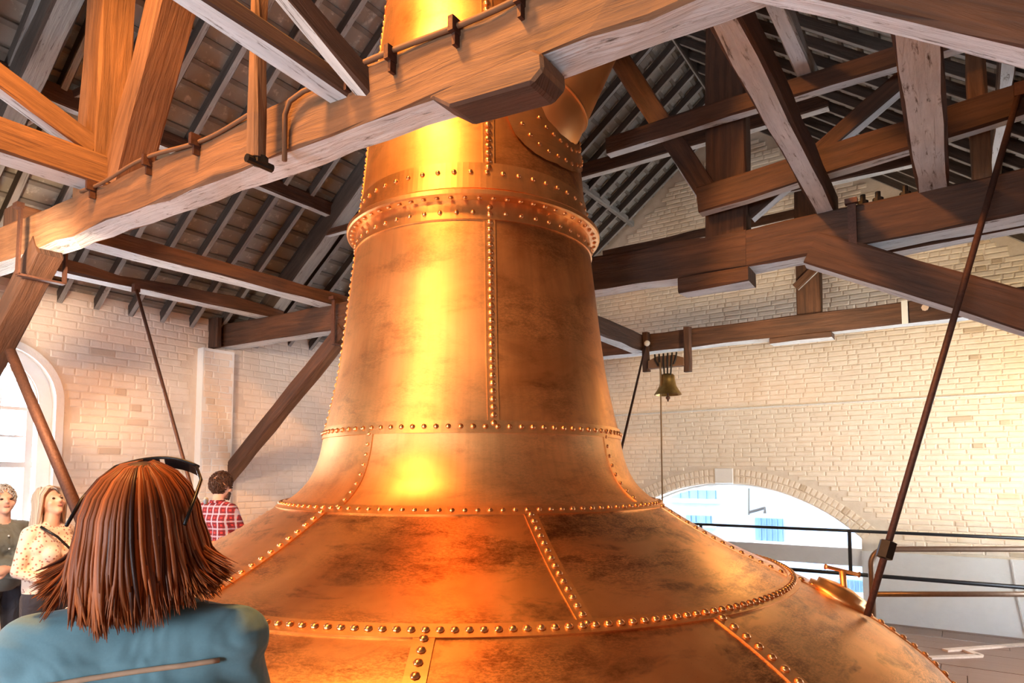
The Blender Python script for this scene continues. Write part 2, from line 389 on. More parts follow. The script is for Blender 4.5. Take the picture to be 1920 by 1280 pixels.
v, f = flat_arc(.375, .48, XL-.20, XL-.10, WSILL); mesh('window_frame', v, f, M['white_paint'], w1)
v, f = flat_arc(.305, .345, XL-.19, XL-.13, 2.30); mesh('arch_sash', v, f, M['white_paint'], w1)
MB().tube(arc(.36, WS, XL-.11), .014, 6).build('arch_bead', M['white_paint'], w1, True)
xs_ = XL-.165
mb = MB().box((xs_, WC, 2.315), (.05, .66, .03)); mb.box((xs_, WC, 1.82), (.07, .72, .05)); mb.box((xs_, WC, WSILL+.05), (.07, .72, .09))
for sy in (-1, 1): mb.box((xs_, WC+sy*.325, 1.63), (.06, .055, 1.36))
mb.build('sash', M['white_paint'], w1)
for z in (2.07, 1.545, 1.27): MB().box((xs_, WC, z), (.03, .62, .02)).build('glazing_bar', M['white_paint'], w1)
for y in (-.1, .1): MB().box((xs_, WC+y, 1.66), (.03, .02, 1.34)).build('glazing_bar', M['white_paint'], w1)
for y in (-.1, .1): MB().box((xs_, WC+y, 2.35), (.03, .02, .06)).build('glazing_bar', M['white_paint'], w1)
MB().tube(arc(.11, WS, xs_), .010, 6).build('glazing_bar', M['white_paint'], w1, True)
for a in (40, 90, 140):
    c_, s_ = math.cos(math.radians(a)), math.sin(math.radians(a))
    MB().tube([V((xs_, WC+.11*c_, WS+.11*s_)), V((xs_, WC+.31*c_, WS+.31*s_))], .009, 6).build('glazing_bar', M['white_paint'], w1)
MB().box((XL-.06, WC, WSILL+.015), (.3, 1.0, .05)).build('window_sill', M['white_paint'], w1)
n = 20; yy_ = np.linspace(WC-.34, WC+.34, n); pz = lambda y: WS+math.sqrt(max(0, .34*.34-(y-WC)**2))
v = [V((xs_-.005+t, y, z)) for t in (0, .006) for y in yy_ for z in (WSILL, pz(y))]
f = [(t*2*n+2*i, t*2*n+2*i+2, t*2*n+2*i+3, t*2*n+2*i+1) for t in (0, 1) for i in range(n-1)]
mesh('pane', v, f, M['pane'], w1)
# right and front walls, unseen; their windows are openings added for daylight fill
def holed_wall(name, P, u0, u1, holes, mat, gable=False):
    w = empty(name); tag(w, kind='structure')
    us = [u0]
    for a, b, z0, z1 in holes: us += [a, b]
    us += [u1]
    for i in range(0, len(us), 2): slab_wall('masonry', w, mat, [us[i], us[i+1]], lambda x: 0, lambda x: ZE, P, .4)
    for a, b, z0, z1 in holes:
        slab_wall('masonry', w, mat, [a, b], lambda x: 0, lambda x: z0, P, .4); slab_wall('masonry', w, mat, [a, b], lambda x: z1, lambda x: ZE, P, .4)
        zz = (z0+z1)/2; uu = (a+b)/2
        for du in (-.5, -.17, .17, .5): 
            p, q = P(uu+du*(b-a)*.98, z0, .2), P(uu+du*(b-a)*.98, z1, .2); MB().tube([p, q], .02, 6).build('glazing_bar', M['white_paint'], w)
        for dz in (.02, .25, .5, .75, .98):
            p, q = P(a, z0+dz*(z1-z0), .2), P(b, z0+dz*(z1-z0), .2); MB().tube([p, q], .02, 6).build('glazing_bar', M['white_paint'], w)
    if gable: slab_wall('gable', w, mat, [XL, RX, XR], lambda x: ZE, lambda x: roofz(x)+.001, P, .4)
    return w
PR_ = lambda y, z, t: V((XR+t, y, z)); PF_ = lambda x, z, t: V((x, YF-t, z))
holed_wall('wall_right', PR_, YF-.4, YB+.4, [(6.5, 7.8, .4, 2.1)], M['unseen_brown'])  # added opening lets daylight graze the back wall
holed_wall('wall_front', PF_, XL-.4, XR+.4, [(-5.25, -3.95, .5, 2.7), (-1.25, .05, .5, 2.7)], M['unseen_brown'], True)
# the white cable run across the back wall, the two cables low on the right
MB().tube([V((-4.3, YB-.022, 2.60)), V((-2, YB-.022, 2.605)), V((XR, YB-.022, 2.615))], .012, 6).build('cable', M['cable'], wb)
MB().tube([at(1896, 1048, Y=YB-.045), at(1906, 1110, Y=YB-.045), at(1912, 1140, Y=YB-.045), at(1935, 1230, Y=YB-.045)], .010, 6).build('cable', M['cable'], wb)
# outside: yard and the building across it
yard = MB().box((-3, 15, -.6), (30, 11.2, .2)).build('ground', plain('yard paving', (.25, .28, .33), .8, 0, .2, 3), None); tag(yard, kind='structure')
hb = empty('stone_building', (-3.5, 14, 0)); tag(hb, 'pale stone building with grey blue shutters seen through the wide arch', 'building')
MB().box((-3.5, 14.5, 1.6), (14, .8, 4.4)).build('wall', plain('pale stone', (.13, .17, .23), .9, 0, .6, 5, .18), hb)
BL = plain('grey blue joinery', (.03, .07, .12), .6)
def opening(name, p, q):
    a, b = at(*p, Y=13.98), at(*q, Y=13.98); c = (a+b)/2; w_, h_ = abs(a.x-b.x), abs(a.z-b.z)
    o = MB().box((c.x, 14.06, c.z), (w_, .10, h_)).build(name, BL, hb)
    for i in range(1, 5): MB().box((c.x-w_/2+w_*i/5, 14.0, c.z), (.02, .03, h_)).build('board', BL, o)
    MB().box((c.x, 14.02, c.z-h_/2-.04), (w_+.2, .14, .08)).build('sill', M['plaster'], o)
opening('shutter', (1258, 918), (1340, 936)); opening('window', (1285, 966), (1331, 982)); opening('door', (1415, 971), (1467, 1016))
opening('hatch', (1572, 1086), (1622, 1112))
MB().tube([at(1405, 960, Y=13.9), at(1434, 952, Y=13.7), at(1434, 962, Y=13.7)], .03, 6).build('lamp_bracket', M['iron_dark'], hb)
MB().tube([at(1404, 915, Y=13.97), at(1404, 965, Y=13.97)], .02, 6).build('downpipe', M['iron_dark'], hb)
# ------------------------------------------------------------------ roof
ce = empty('ceiling'); tag(ce, kind='structure')
def beam(name, parent, a, b, w, h, mats=None, up=(0, 0, 1), seg=None, jit=.006, at_='c', wavy=0, cham=.012):
    """one old timber from a to b: width w, height h, chamfered, slightly uneven; at_='b': a and b lie on its underside"""
    a, b, up = V(a), V(b), V(up); t = (b-a); L = t.length; t.normalize()
    side = t.cross(up).normalized(); up = side.cross(t).normalized()
    seg = seg or max(2, int(L/.28)); c = cham
    prof = [(-w/2+c, -h/2), (w/2-c, -h/2), (w/2, -h/2+c), (w/2, h/2-c), (w/2-c, h/2), (-w/2+c, h/2), (-w/2, h/2-c), (-w/2, -h/2+c)]
    off = up*(h/2) if at_ == 'b' else (up*(-h/2) if at_ == 't' else V((0, 0, 0)))
    v = []; uv = []; f = []; mi = []
    ph = random.uniform(0, 9); u0 = random.uniform(0, 50)
    for i in range(seg+1):
        s = i/seg; p = a+t*(L*s)+off
        for k, (x, y) in enumerate(prof):
            jx, jy = random.uniform(-jit, jit), random.uniform(-jit, jit)
            wv = wavy*(math.sin(s*9+ph)+.6*math.sin(s*23+ph*2)) if y > 0 else 0
            v.append(p+side*(x+jx)+up*(y+jy+wv))
    per = [0]; 
    for k in range(8):
        q, r = prof[k], prof[(k+1) % 8]; per.append(per[-1]+math.hypot(q[0]-r[0], q[1]-r[1]))
    for i in range(seg):
        for k in range(8):
            f.append((i*8+k, (i+1)*8+k, (i+1)*8+(k+1) % 8, i*8+(k+1) % 8))
            x0, x1 = u0+L*i/seg, u0+L*(i+1)/seg
            uv += [(x0, per[k]), (x1, per[k]), (x1, per[k+1]), (x0, per[k+1])]; mi.append(1 if k == 0 else 0)
    f += [list(range(8)), [seg*8+k for k in range(7, -1, -1)]]
    uv += [(prof[k][0]*.2+u0, prof[k][1]*3) for k in range(7, -1, -1)]+[(prof[k][0]*.2+u0, prof[k][1]*3) for k in range(8)]; mi += [0, 0]
    return mesh(name, v, f, mats or [M['timber'], M['pale_underside']], parent, False, mi, uv)
# normals of the shared profile point outwards when side = t x up
TW = [M['timber'], M['pale_underside']]; TL = [M['timber_lit'], M['pale_underside']]; TD = [M['timber'], M['timber']]; RF = [M['rafter'], M['rafter_under']]
SP = .31; y0r = 2.54
ry = [y0r+SP*i for i in range(-19, 21) if YF < y0r+SP*i < YB-.05]
nrm = {-1: V((-SLOPE, 0, 1)).normalized(), 1: V((SLOPE, 0, 1)).normalized()}
for sd in (-1, 1):
    xe = XL-.25 if sd < 0 else XR+.25
    for y in ry:
        a, b = V((xe, y, roofz(xe))), V((RX, y, RZ)); dn = nrm[sd]*(-.062)
        beam('rafter', ce, a+dn, b+dn, .05, .085, RF, up=nrm[sd], seg=6, jit=.003, cham=.004)
    # battens and slates for the part of the roof in view, plain boarding behind the camera
    n_c = 31; d = (V((RX, 0, RZ))-V((xe, 0, roofz(xe)))); Ls = d.length; d.normalize(); st = Ls/n_c
    for i in range(n_c):
        p = V((xe, 0, roofz(xe)))+d*(st*(i+.12))+nrm[sd]*(-.008)
        beam('batten', ce, p+V((0, .6, 0)), p+V((0, YB, 0)), .04, .022, [M['batten'], M['batten']], up=nrm[sd], seg=4, jit=.002, cham=.003)
    ybays = [y for y in ry if y > .5]
    cells = []
    for j, y in enumerate(ybays):
        for i in range(n_c):
            cells.append((V((xe, y+SP/2, roofz(xe)))+d*(st*(i+.5))+nrm[sd]*.018, random.uniform(-.012, .012)))
    cells.sort(key=lambda c: -seen(c[0]))
    kk = 150
    bas = Matrix((V((0, 1, 0)), d, V((0, 1, 0)).cross(d))).transposed()
    sl = []
    for q in range(5):
        e = random.uniform(.0, .008); me_ = MB().box((0, 0, 0), (SP*.985-e, st*1.28, .008)); me = bpy.data.meshes.new('slate'); me.from_pydata(me_.v, [], me_.f); me.materials.append(M['slate']); sl.append(me)
    tl = Matrix.Rotation(.045*(-1), 3, 'X')
    mb = MB()
    for q, (p, r) in enumerate(cells):
        R3 = bas @ Matrix.Rotation(-.05+r, 3, 'X') @ Matrix.Rotation(r*.5, 3, 'Z')
        if q < kk:
            o = link('slate', random.choice(sl), ce); o.matrix_basis = Matrix.Translation(p) @ R3.to_4x4()
        else: mb.box(p, (SP*.98, st*1.28, .008), R3)
    tag(mb.build('slates', M['slate'], ce), kind='stuff')
    p0, p1 = V((xe, YF, roofz(xe))), V((RX, YF, RZ)); u = nrm[sd]
    v = [p0, p1, p1+V((0, .65-YF, 0)), p0+V((0, .65-YF, 0))]; v += [q+u*.03 for q in v]
    mesh('boarding', v, [(0, 1, 2, 3), (7, 6, 5, 4), (0, 4, 5, 1), (1, 5, 6, 2), (2, 6, 7, 3), (3, 7, 4, 0)], M['board'], ce)
    v = [p+u*.05 for p in (p0, p1, p1+V((0, YB-YF, 0)), p0+V((0, YB-YF, 0)))]; v += [q+u*.03 for q in v]
    mesh('roof_covering', v, [(0, 1, 2, 3), (7, 6, 5, 4), (0, 4, 5, 1), (1, 5, 6, 2), (2, 6, 7, 3), (3, 7, 4, 0)], M['board'], ce)
beam('ridge_board', ce, (RX, YF, RZ-.10), (RX, YB, RZ-.10), .04, .18, RF, seg=8, jit=.003)
# purlins are timbers of their own
def timber(label, a, b, w, h, mats=None, name='timber_beam', cat='beam', **k):
    o = beam(name, None, a, b, w, h, mats, **k); return tag(o, label, cat)
timber('long purlin running under the left roof slope rafters', (-5.2, -3.0, 4.42), (-5.2, YB, 4.42), .09, .14, name='purlin')
timber('upper grey purlin under the left slope beside the copper neck', (-3.9, 4.6, 5.46), (-3.9, YB, 5.46), .07, .09, [M['rafter_under']]*2, name='purlin')
timber('long purlin under the right roof slope rafters', (.36, -3.0, 4.42), (.36, YB, 4.42), .09, .14, name='purlin')
timber('short pale wind brace between rafters near the top left post', (-5.55, 1.75, 4.22), (-4.95, 2.15, 4.62), .06, .05, TW, name='wind_brace', cat='brace')
# ------------------------------------------------------------------ roof trusses: each is one thing, its timbers are parts
def truss(loc, label): 
    o = empty('roof_truss', loc); return tag(o, label, 'truss', 'roof trusses across the still house')
def strap_u(parent, x, y0, y1, z0, z1, w=.045, t=.012):      # iron stirrup round a beam
    mb = MB()
    for y in (y0, y1): mb.box((x, y, (z0+z1)/2), (w, t, z1-z0))
    mb.box((x, (y0+y1)/2, z0), (w, y1-y0, t)); mb.box((x, y0-.012, z1), (w*1.5, .04, .03)); return mb.build('strap', M['iron'], parent)
t1 = truss((-2.42, 1.75, 3.2), 'nearest roof truss, its long beam crossing in front of the copper neck')
def yb(x): return 1.66+.0486*(x+4.2)
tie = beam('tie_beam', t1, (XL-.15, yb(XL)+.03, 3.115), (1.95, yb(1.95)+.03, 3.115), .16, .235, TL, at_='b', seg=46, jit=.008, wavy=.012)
zt = 3.35
pts = [V((x, yb(x)-.062-.01*math.sin(x*5), zt-.012+.012*math.sin(x*7))) for x in np.linspace(-4.05, -2.5, 22)]
MB().tube(pts, .011, 6).build('conduit', M['timber_lit'], t1, True)
pts = [V((-2.30, yb(-2.3)-.075, 3.06)), V((-2.30, yb(-2.3)-.078, 3.26)), V((-2.27, yb(-2.3)-.078, 3.31)), V((-2.2, yb(-2.2)-.07, 3.335))]+[V((x, yb(x)-.065, zt-.012+.01*math.sin(x*6))) for x in np.linspace(-2.1, -.6, 22)]
MB().tube(pts, .011, 6).build('conduit', M['timber_lit'], t1, True)
for x in (-3.9, -3.35, -2.95, -1.95, -1.72, -1.42, -1.15):
    MB().box((x, yb(x)-.07, zt-.02), (.022, .05, .055)).box((x, yb(x)-.062, zt-.06), (.014, .03, .06)).build('pipe_clip', M['iron'], t1)
b0 = [(-1.53, 3.10), (-1.43, 3.03), (-1.10, 3.01), (-1.055, 3.045), (-1.06, 3.10), (-1.10, 3.13)]
mb = MB(); n = len(b0); v = [(x, yb(x)+dy, z) for dy in (-.085, .07) for x, z in b0]
mb.add(v, [[i for i in range(n)][::-1], [n+i for i in range(n)]]+[(i, (i+1) % n, n+(i+1) % n, n+i) for i in range(n)])
o = mb.build('packing_block', [M['timber_lit'], M['timber']], t1); bm = bmesh.new(); bm.from_mesh(o.data); bmesh.ops.bevel(bm, geom=bm.edges[:], offset=.01, segments=1, affect='EDGES'); bmesh.ops.recalc_face_normals(bm, faces=bm.faces[:])
for f_ in bm.faces: f_.material_index = 1 if f_.normal.z < -.6 else 0
uvl = bm.loops.layers.uv.new('UVMap')
for f_ in bm.faces:
    for l_ in f_.loops: l_[uvl].uv = (l_.vert.co.x, l_.vert.co.z+l_.vert.co.y)
bm.to_mesh(o.data); bm.free()
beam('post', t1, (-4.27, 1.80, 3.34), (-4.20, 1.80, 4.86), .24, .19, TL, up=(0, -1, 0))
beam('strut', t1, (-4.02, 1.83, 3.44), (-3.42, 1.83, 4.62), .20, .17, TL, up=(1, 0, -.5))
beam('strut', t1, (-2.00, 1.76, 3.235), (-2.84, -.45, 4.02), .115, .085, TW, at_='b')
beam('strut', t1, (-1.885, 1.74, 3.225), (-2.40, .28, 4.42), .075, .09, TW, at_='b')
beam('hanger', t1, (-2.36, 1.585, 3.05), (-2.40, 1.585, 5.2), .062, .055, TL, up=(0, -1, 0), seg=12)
MB().disc((-2.36, 1.60, 3.03), (0, 0, 1), [(.035, 0), (.035, .03)], 8).tube([(-2.36, 1.54, 3.035), (-2.36, 1.66, 3.035)], .018, 8).build('bolt', M['iron_dark'], t1)
beam('knee_brace', t1, (-4.58, 1.66, 3.13), (XL, 1.62, 1.52), .15, .15, TD)
ta, tb = at(1438, 12, Y=1.90), at(1920, 136, Y=1.90); td = (tb-ta)/(tb.x-ta.x)
beam('knee_brace', t1, ta-td*.06+V((0, -.055, 0)), ta+td*(XR-ta.x)+V((0, -.055, 0)), .105, .20, TW, at_='b')
strap_u(t1, -4.64, 1.53, 1.78, 2.94, 3.36)
beam('principal_rafter', t1, (XL+.1, 1.63, roofz(XL+.1)-.26), (-3.4, 1.72, roofz(-3.4)-.25), .15, .19, RF)
# second truss, behind the neck
t2 = truss((-2.42, 4.4, 3.2), 'middle roof truss, its dark beam passing behind the riveted neck flange')
beam('tie_beam', t2, (XL+.02, 4.18, 3.12), (-4.6, 4.36, 3.145), .20, .25, TW, at_='b', seg=9)
beam('tie_beam', t2, (-4.6, 4.36, 3.145), (-1.1, 4.42, 3.085), .20, .255, TW, at_='b', seg=14)
beam('tie_beam', t2, (-1.1, 4.42, 3.085), (1.95, 4.42, 3.15), .20, .25, TW, at_='b', seg=12)
beam('wall_piece', t2, (XL+.08, 4.00, 3.10), (XL+.08, 4.00, 3.42), .07, .16, TW, up=(1, 0, 0))
beam('doubling_beam', t2, (-.60, 4.66, 3.10), (1.9, 4.66, 3.17), .14, .12, TW, at_='b')
beam('packing_block', t2, (-1.55, 4.40, 2.985), (-1.08, 4.40, 2.985), .20, .10, TW, at_='b')
beam('king_post', t2, (-1.24, 4.44, 3.33), (-1.20, 4.44, 5.45), .27, .15, TW, up=(0, -1, 0))
beam('king_post', t2, (-3.62, 4.44, 3.36), (-3.62, 4.44, 5.45), .27, .15, TW, up=(0, -1, 0))
beam('strut', t2, (-1.33, 4.36, 3.62), (-2.30, 4.36, 5.42), .07, .14, TW, up=(1, 0, .5))
beam('collar', t2, (-2.05, 4.28, 4.085), (.35, 4.28, 4.085), .09, .125, TW, at_='b')
beam('collar', t2, (-5.55, 4.36, 4.16), (-2.9, 4.36, 4.10), .07, .07, TW, at_='b')
beam('collar', t2, (-1.36, 4.24, 3.465), (1.1, 4.24, 3.66), .10, .175, TW, at_='b')
beam('brace', t2, (-1.12, 4.50, 3.50), (-.12, 4.50, 4.17), .10, .11, TW)
beam('stud', t2, (.165, 4.45, 3.38), (.165, 4.45, 4.62), .09, .10, TL, up=(0, -1, 0))
beam('knee_brace', t2, (-4.86, 4.28, 3.13), (XL, 4.24, 1.70), .13, .15, [M['timber'], M['timber_lit']])
beam('knee_brace', t2, (-.70, 4.36, 3.13), (XR, 4.36, 1.78), .15, .20, TW)
strap_u(t2, -.47, 4.29, 4.56, 2.96, 3.36); strap_u(t2, -4.90, 4.16, 4.48, 2.98, 3.42)
beam('principal_rafter', t2, (XL+.1, 4.40, roofz(XL+.1)-.26), (-3.5, 4.4, roofz(-3.5)-.25), .17, .19, RF)
for x in (-.42, -.34, -.20): MB().disc((x, 4.40, 3.34), (0, 0, 1), [(.03, 0), (.03, .05), (.015, .05), (.015, .09)], 8).build('bolt', M['iron_dark'], t2)
# third truss, close to the brick gable
t3 = truss((-2.42, 7.05, 3.2), 'farthest roof truss, in front of the whitewashed gable and carrying the bell')
beam('tie_beam', t3, (XL+.02, 7.1, 3.13), (XR+.1, 7.1, 3.13), .20, .205, TW, at_='b', seg=26)
beam('packing_block', t3, (-1.56, 7.09, 3.075), (-.98, 7.09, 3.075), .20, .06, TW, at_='b')
MB().box((-.36, 6.985, 3.23), (.05, .02, .22)).build('strap', M['pale_underside'], t3)
MB().disc((-.20, 6.99, 3.25), (0, -1, 0), [(.03, 0), (.03, .02)], 8).build('bolt', M['strip'], t3)
beam('post', t3, (-1.19, 7.12, 3.32), (-1.19, 7.12, 4.64), .22, .14, TW, up=(0, -1, 0))
beam('brace', t3, (-1.30, 7.02, 3.62), (-.75, 7.02, 4.10), .06, .08, TW)
beam('collar', t3, (-3.95, 7.1, 5.42), (-.95, 7.1, 5.42), .12, .17, TW, at_='b')
beam('collar', t3, (-1.42, 7.06, 4.62), (-.15, 7.06, 4.62), .12, .13, TW, at_='b')
beam('rail', t3, (-3.5, 7.16, 4.36), (-.95, 7.16, 4.38), .10, .10, TW, at_='b')
# timbers lying along the room on top of the trusses
timber('long timber laid along the left side from the near beam to the dark beam', (-5.02, 1.60, 3.35), (-5.08, 4.45, 3.385), .20, .12, [M['timber'], M['pale_underside']], at_='b')
timber('wavy edged timber along the left wall below the slates, second from the still', (-5.95, 1.55, 3.345), (-6.02, 4.35, 3.385), .20, .11, TW, at_='b', wavy=.02)
timber('pale cracked timber sloping from the near beam to the iron strapped beam, right of the neck', (-.63, 1.70, 3.35), (-.62, 4.5, 3.345), .115, .15, TW, at_='b')
timber('broad pale flaking timber nearer the right edge, running back to the dark beam', (-.075, 1.75, 3.35), (-.06, 4.4, 3.345), .155, .13, TW, at_='b')
timber('thin high grey timber above the pale cracked one, ending on the collar', (-.74, 1.2, 4.215), (-.70, 4.40, 4.215), .10, .11, [M['rafter_under'], M['pale_underside']], at_='b')
timber('short dark timber joining the bell beam behind the neck', (-3.0, 4.5, 3.13), (-3.0, 7.0, 3.13), .16, .19, TW, at_='b')
timber('thick orange lit timber entering from the left edge onto the near beam', (-4.14, -.9, 3.40), (-4.10, 1.86, 3.40), .17, .19, TL, at_='b')
timber('sloping brace rising to the left edge from the foot of the orange post', (-4.20, 1.72, 3.68), (-4.2, .2, 4.27), .12, .13, TL)
# ------------------------------------------------------------------ the copper pot still
AX, AY = -2.42, 3.146
still = empty('pot_still', (AX, AY, 0)); tag(still, 'giant riveted copper pot still with tapering neck and broad shoulders', 'still')
def SPt(r, a, z): return V((AX+r*math.cos(math.radians(a)), AY+r*math.sin(math.radians(a)), z))
P_NECK1 = [(.683, 3.30), (.66, 3.55), (.637, 3.794), (.60, 4.15), (.565, 4.46), (.545, 4.62)]
P_NECK0 = [(.872, 1.965), (.835, 2.12), (.794, 2.33), (.762, 2.58), (.736, 2.811), (.715, 3.0), (.703, 3.12)]
P_FLARE = [(1.098, 1.578), (1.05, 1.607), (1.0, 1.648), (.955, 1.70), (.92, 1.765), (.892, 1.85), (.872, 1.965)]
P_SH = [(1.77, 1.22), (1.5, 1.345), (1.3, 1.452), (1.098, 1.578)]
P_LOW = [(2.56, .42), (2.50, .65), (2.38, .83), (2.2, .985), (2.0, 1.11), (1.77, 1.22)]
P_BASE = [(2.57, 0), (2.57, .2), (2.56, .42)]
def smooth(prof, n=5):
    p = [V((r, z, 0)) for r, z in prof]; out = []
    for i in range(len(p)-1):
        a = p[max(i-1, 0)]; b = p[i]; c = p[i+1]; d = p[min(i+2, len(p)-1)]
        for k in range(n):
            t = k/n; out.append(tuple((.5*((2*b)+(c-a)*t+(2*a-5*b+4*c-d)*t*t+(3*b-a-3*c+d)*t**3))[:2]))
    return out+[prof[-1]]
def lathe(name, prof, a0, a1, mat, parent, seg=None, dr=0.0, sm=True):
    seg = seg or max(4, int(abs(a1-a0)/2.5)); v = []; uv = []; f = []; n = len(prof); L = [0]
    for i in range(1, n): L.append(L[-1]+math.hypot(prof[i][0]-prof[i-1][0], prof[i][1]-prof[i-1][1]))
    off = random.uniform(0, 30)
    for j in range(seg+1):
        a = a0+(a1-a0)*j/seg
        for r, z in prof: v.append(SPt(r+dr, a, z))
    rm = max(r for r, _ in prof)
    for j in range(seg):
        for i in range(n-1):
            f.append((j*n+i, (j+1)*n+i, (j+1)*n+i+1, j*n+i+1))
            for jj, ii in ((j, i), (j+1, i), (j+1, i+1), (j, i+1)): uv.append((math.radians(a0+(a1-a0)*jj/seg)*rm+off, L[ii]+off))
    return mesh(name, v, f, mat, parent, sm, None, uv)
def prof_at(prof, s):                               # point and outward normal at fraction s of a profile
    L = [0]
    for i in range(1, len(prof)): L.append(L[-1]+math.hypot(prof[i][0]-prof[i-1][0], prof[i][1]-prof[i-1][1]))
    d = s*L[-1]
    for i in range(1, len(prof)):
        if d <= L[i] or i == len(prof)-1:
            t = (d-L[i-1])/(L[i]-L[i-1]); r = prof[i-1][0]+(prof[i][0]-prof[i-1][0])*t; z = prof[i-1][1]+(prof[i][1]-prof[i-1][1])*t
            dr, dz = prof[i][0]-prof[i-1][0], prof[i][1]-prof[i-1][1]; q = math.hypot(dr, dz)
            return r, z, (dz/q, -dr/q), L[-1]
RIV = []                                            # (position, normal, radius, parent)
def course(prof, seams, mat, name='copper_plate', dark=()):
    pr = smooth(prof)
    for i, a in enumerate(seams):
        b = seams[(i+1) % len(seams)]
        if b <= a: b += 360
        lathe(name, pr, a, b, M['copper_dark'] if i in dark else mat, still)
    return pr
def seam(prof, a, w=.062, pitch=.04, rad=.0125, s0=.0, s1=1.0, rows=(0,), name='seam_strap'):
    """raised riveted strap running up the surface at azimuth a"""
    n = 24; v = []; uv = []; f = []
    out = []
    for k in range(n+1):
        r, z, nn, L = prof_at(prof, s0+(s1-s0)*k/n); da = math.degrees(w/2/r)
        for q, (d, h) in enumerate(((-1, -.002), (-1, .0055), (1, .0055), (1, -.002))): v.append(SPt(r+nn[0]*h, a+d*da, z+nn[1]*h))
    for k in range(n):
        for q in range(3): f.append((k*4+q, k*4+q+1, k*4+4+q+1, k*4+4+q)); uv += [(k*.1, q*.03), (k*.1, q*.03+.03), (k*.1+.1, q*.03+.03), (k*.1+.1, q*.03)]
    o = mesh(name, v, f, M['copper_band'], still, False, None, uv)
    L = prof_at(prof, 0)[3]*(s1-s0); m_ = int(L/pitch)
    for k in range(m_):
        r, z, nn, _ = prof_at(prof, s0+(s1-s0)*(k+.5)/m_)
        for row in rows:
            RIV.append((SPt(r+nn[0]*.005, a+math.degrees(row/r), z+nn[1]*.005), (SPt(r+nn[0], a, z+nn[1])-SPt(r, a, z)).normalized(), rad, o))
    return o
def ring(r0, z0, r1, z1, pitch=.065, rad=.0125, h=.006, name='ring_band', rows=(.5,)):
    """raised riveted hoop lying on the surface between two profile points"""
    dr, dz = r1-r0, z1-z0; q = math.hypot(dr, dz); nn = (dz/q, -dr/q)
    if nn[0] < 0 and abs(nn[0]) > .01: nn = (-nn[0], -nn[1])
    pr = [(r0-nn[0]*.002, z0-nn[1]*.002), (r0+nn[0]*h, z0+nn[1]*h), (r1+nn[0]*h, z1+nn[1]*h), (r1-nn[0]*.002, z1-nn[1]*.002)]
    o = lathe(name, pr, 0, 360, M['copper_band'], still, 144, sm=False)
    for t in rows:
        rr, zz = r0+dr*t, z0+dz*t; m_ = int(2*math.pi*rr/pitch)
        for k in range(m_):
            a = 360*(k+.5*t)/m_; RIV.append((SPt(rr+nn[0]*h, a, zz+nn[1]*h), V((nn[0]*math.cos(math.radians(a)), nn[0]*math.sin(math.radians(a)), nn[1])), rad, o))
    return o
pr1 = course(P_NECK1, [-46.5, 43, 133, 223], M['copper_neck'], dark=(0,))
pr0 = course(P_NECK0, [-46.2, 44, 134, 224], M['copper_neck'], dark=(0,))
prf = course(P_FLARE, [-88, 0, 92, 180], M['copper_neck'])
prs = course(P_SH, [-142.4, -91, -39.5, 12, 63.4, 114.8, 166.2], M['copper_body'])
prl = course(P_LOW, [-165.5, -129.5, -93.5, -57.5, -21.5, 14.5, 50.5, 86.5, 122.5, 158.5], M['copper_body'])
lathe('base_shell', P_BASE, 0, 360, M['copper_body'], still, 120)
lathe('neck_cap', [(.545, 4.62), (.40, 4.70), (.2, 4.74), (.001, 4.75)], 0, 360, M['copper_neck'], still, 72)
for a in (-46.5, 43, 133, 223): seam(pr1, a, .060, .040, .0175)
for a in (-46.2, 44, 134, 224): seam(pr0, a, .055, .040, .0155)
for a in (-88, 0, 92, 180): seam(prf, a, .045, .048, .010)
for a in (-142.4, -91, -39.5, 12, 63.4, 114.8, 166.2): seam(prs, a, .06, .050, .0145)
for a in (-165.5, -129.5, -93.5, -57.5, -21.5, 14.5, 50.5, 86.5, 122.5, 158.5): seam(prl, a, .072, .056, .0165)
ring(.878, 1.938, .866, 1.998, .058, .013)
ring(1.118, 1.566, 1.068, 1.600, .055, .0125)
ring(1.79, 1.212, 1.728, 1.242, .048, .0155)
ring(.693, 3.205, .679, 3.345, .083, .013, .007, 'flange_collar', (.62,))
ring(.712, 3.035, .702, 3.135, .083, .012, .007, 'flange_collar', (.35,))
ring(.556, 4.55, .548, 4.605, .07, .012)
lathe('flange', [(.70, 3.135), (.757, 3.140), (.765, 3.147), (.765, 3.168), (.757, 3.175), (.69, 3.19), (.69, 3.21)], 0, 360, M['copper_band'], still, 144, sm=False)
for k in range(64):
    a = 360*k/64; RIV.append((SPt(.735, a, 3.138), V((0, 0, -1)), .013, None))
# rivets: the nearest in view are parts of their seam, the rest one part
rp = [(1, -.004), (.96, .32), (.62, .62), (.22, .76)]
def rivet_mesh(rad): return MB().disc((0, 0, 0), (0, 0, 1), [(r*rad, h*rad*1.05) for r, h in rp], 8)
def facing(p, n_): return seen(p)*(1 if n_.dot(CO-p) > -.05 else .0005)
RIV.sort(key=lambda r: -facing(r[0], r[1])*r[2])
rm = {}
rest = MB()
for i, (p, n_, rad, par) in enumerate(RIV):
    q = n_.to_track_quat('Z', 'Y')
    if rad not in rm:
        g = rivet_mesh(rad); me = bpy.data.meshes.new('rivet'); me.from_pydata(g.v, [], g.f); me.materials.append(M['rivet'])
        me.polygons.foreach_set('use_smooth', [True]*len(me.polygons)); rm[rad] = me
    if i < 298 and par is not None:
        o = link('rivet', rm[rad], par); o.matrix_basis = Matrix.Translation(p) @ q.to_matrix().to_4x4()
    elif seen(p) > .01:
        g = rivet_mesh(rad); R3 = q.to_matrix(); rest.add([R3 @ V(w)+p for w in g.v], g.f)
tag(rest.build('rivets', M['rivet'], still, True), kind='stuff')
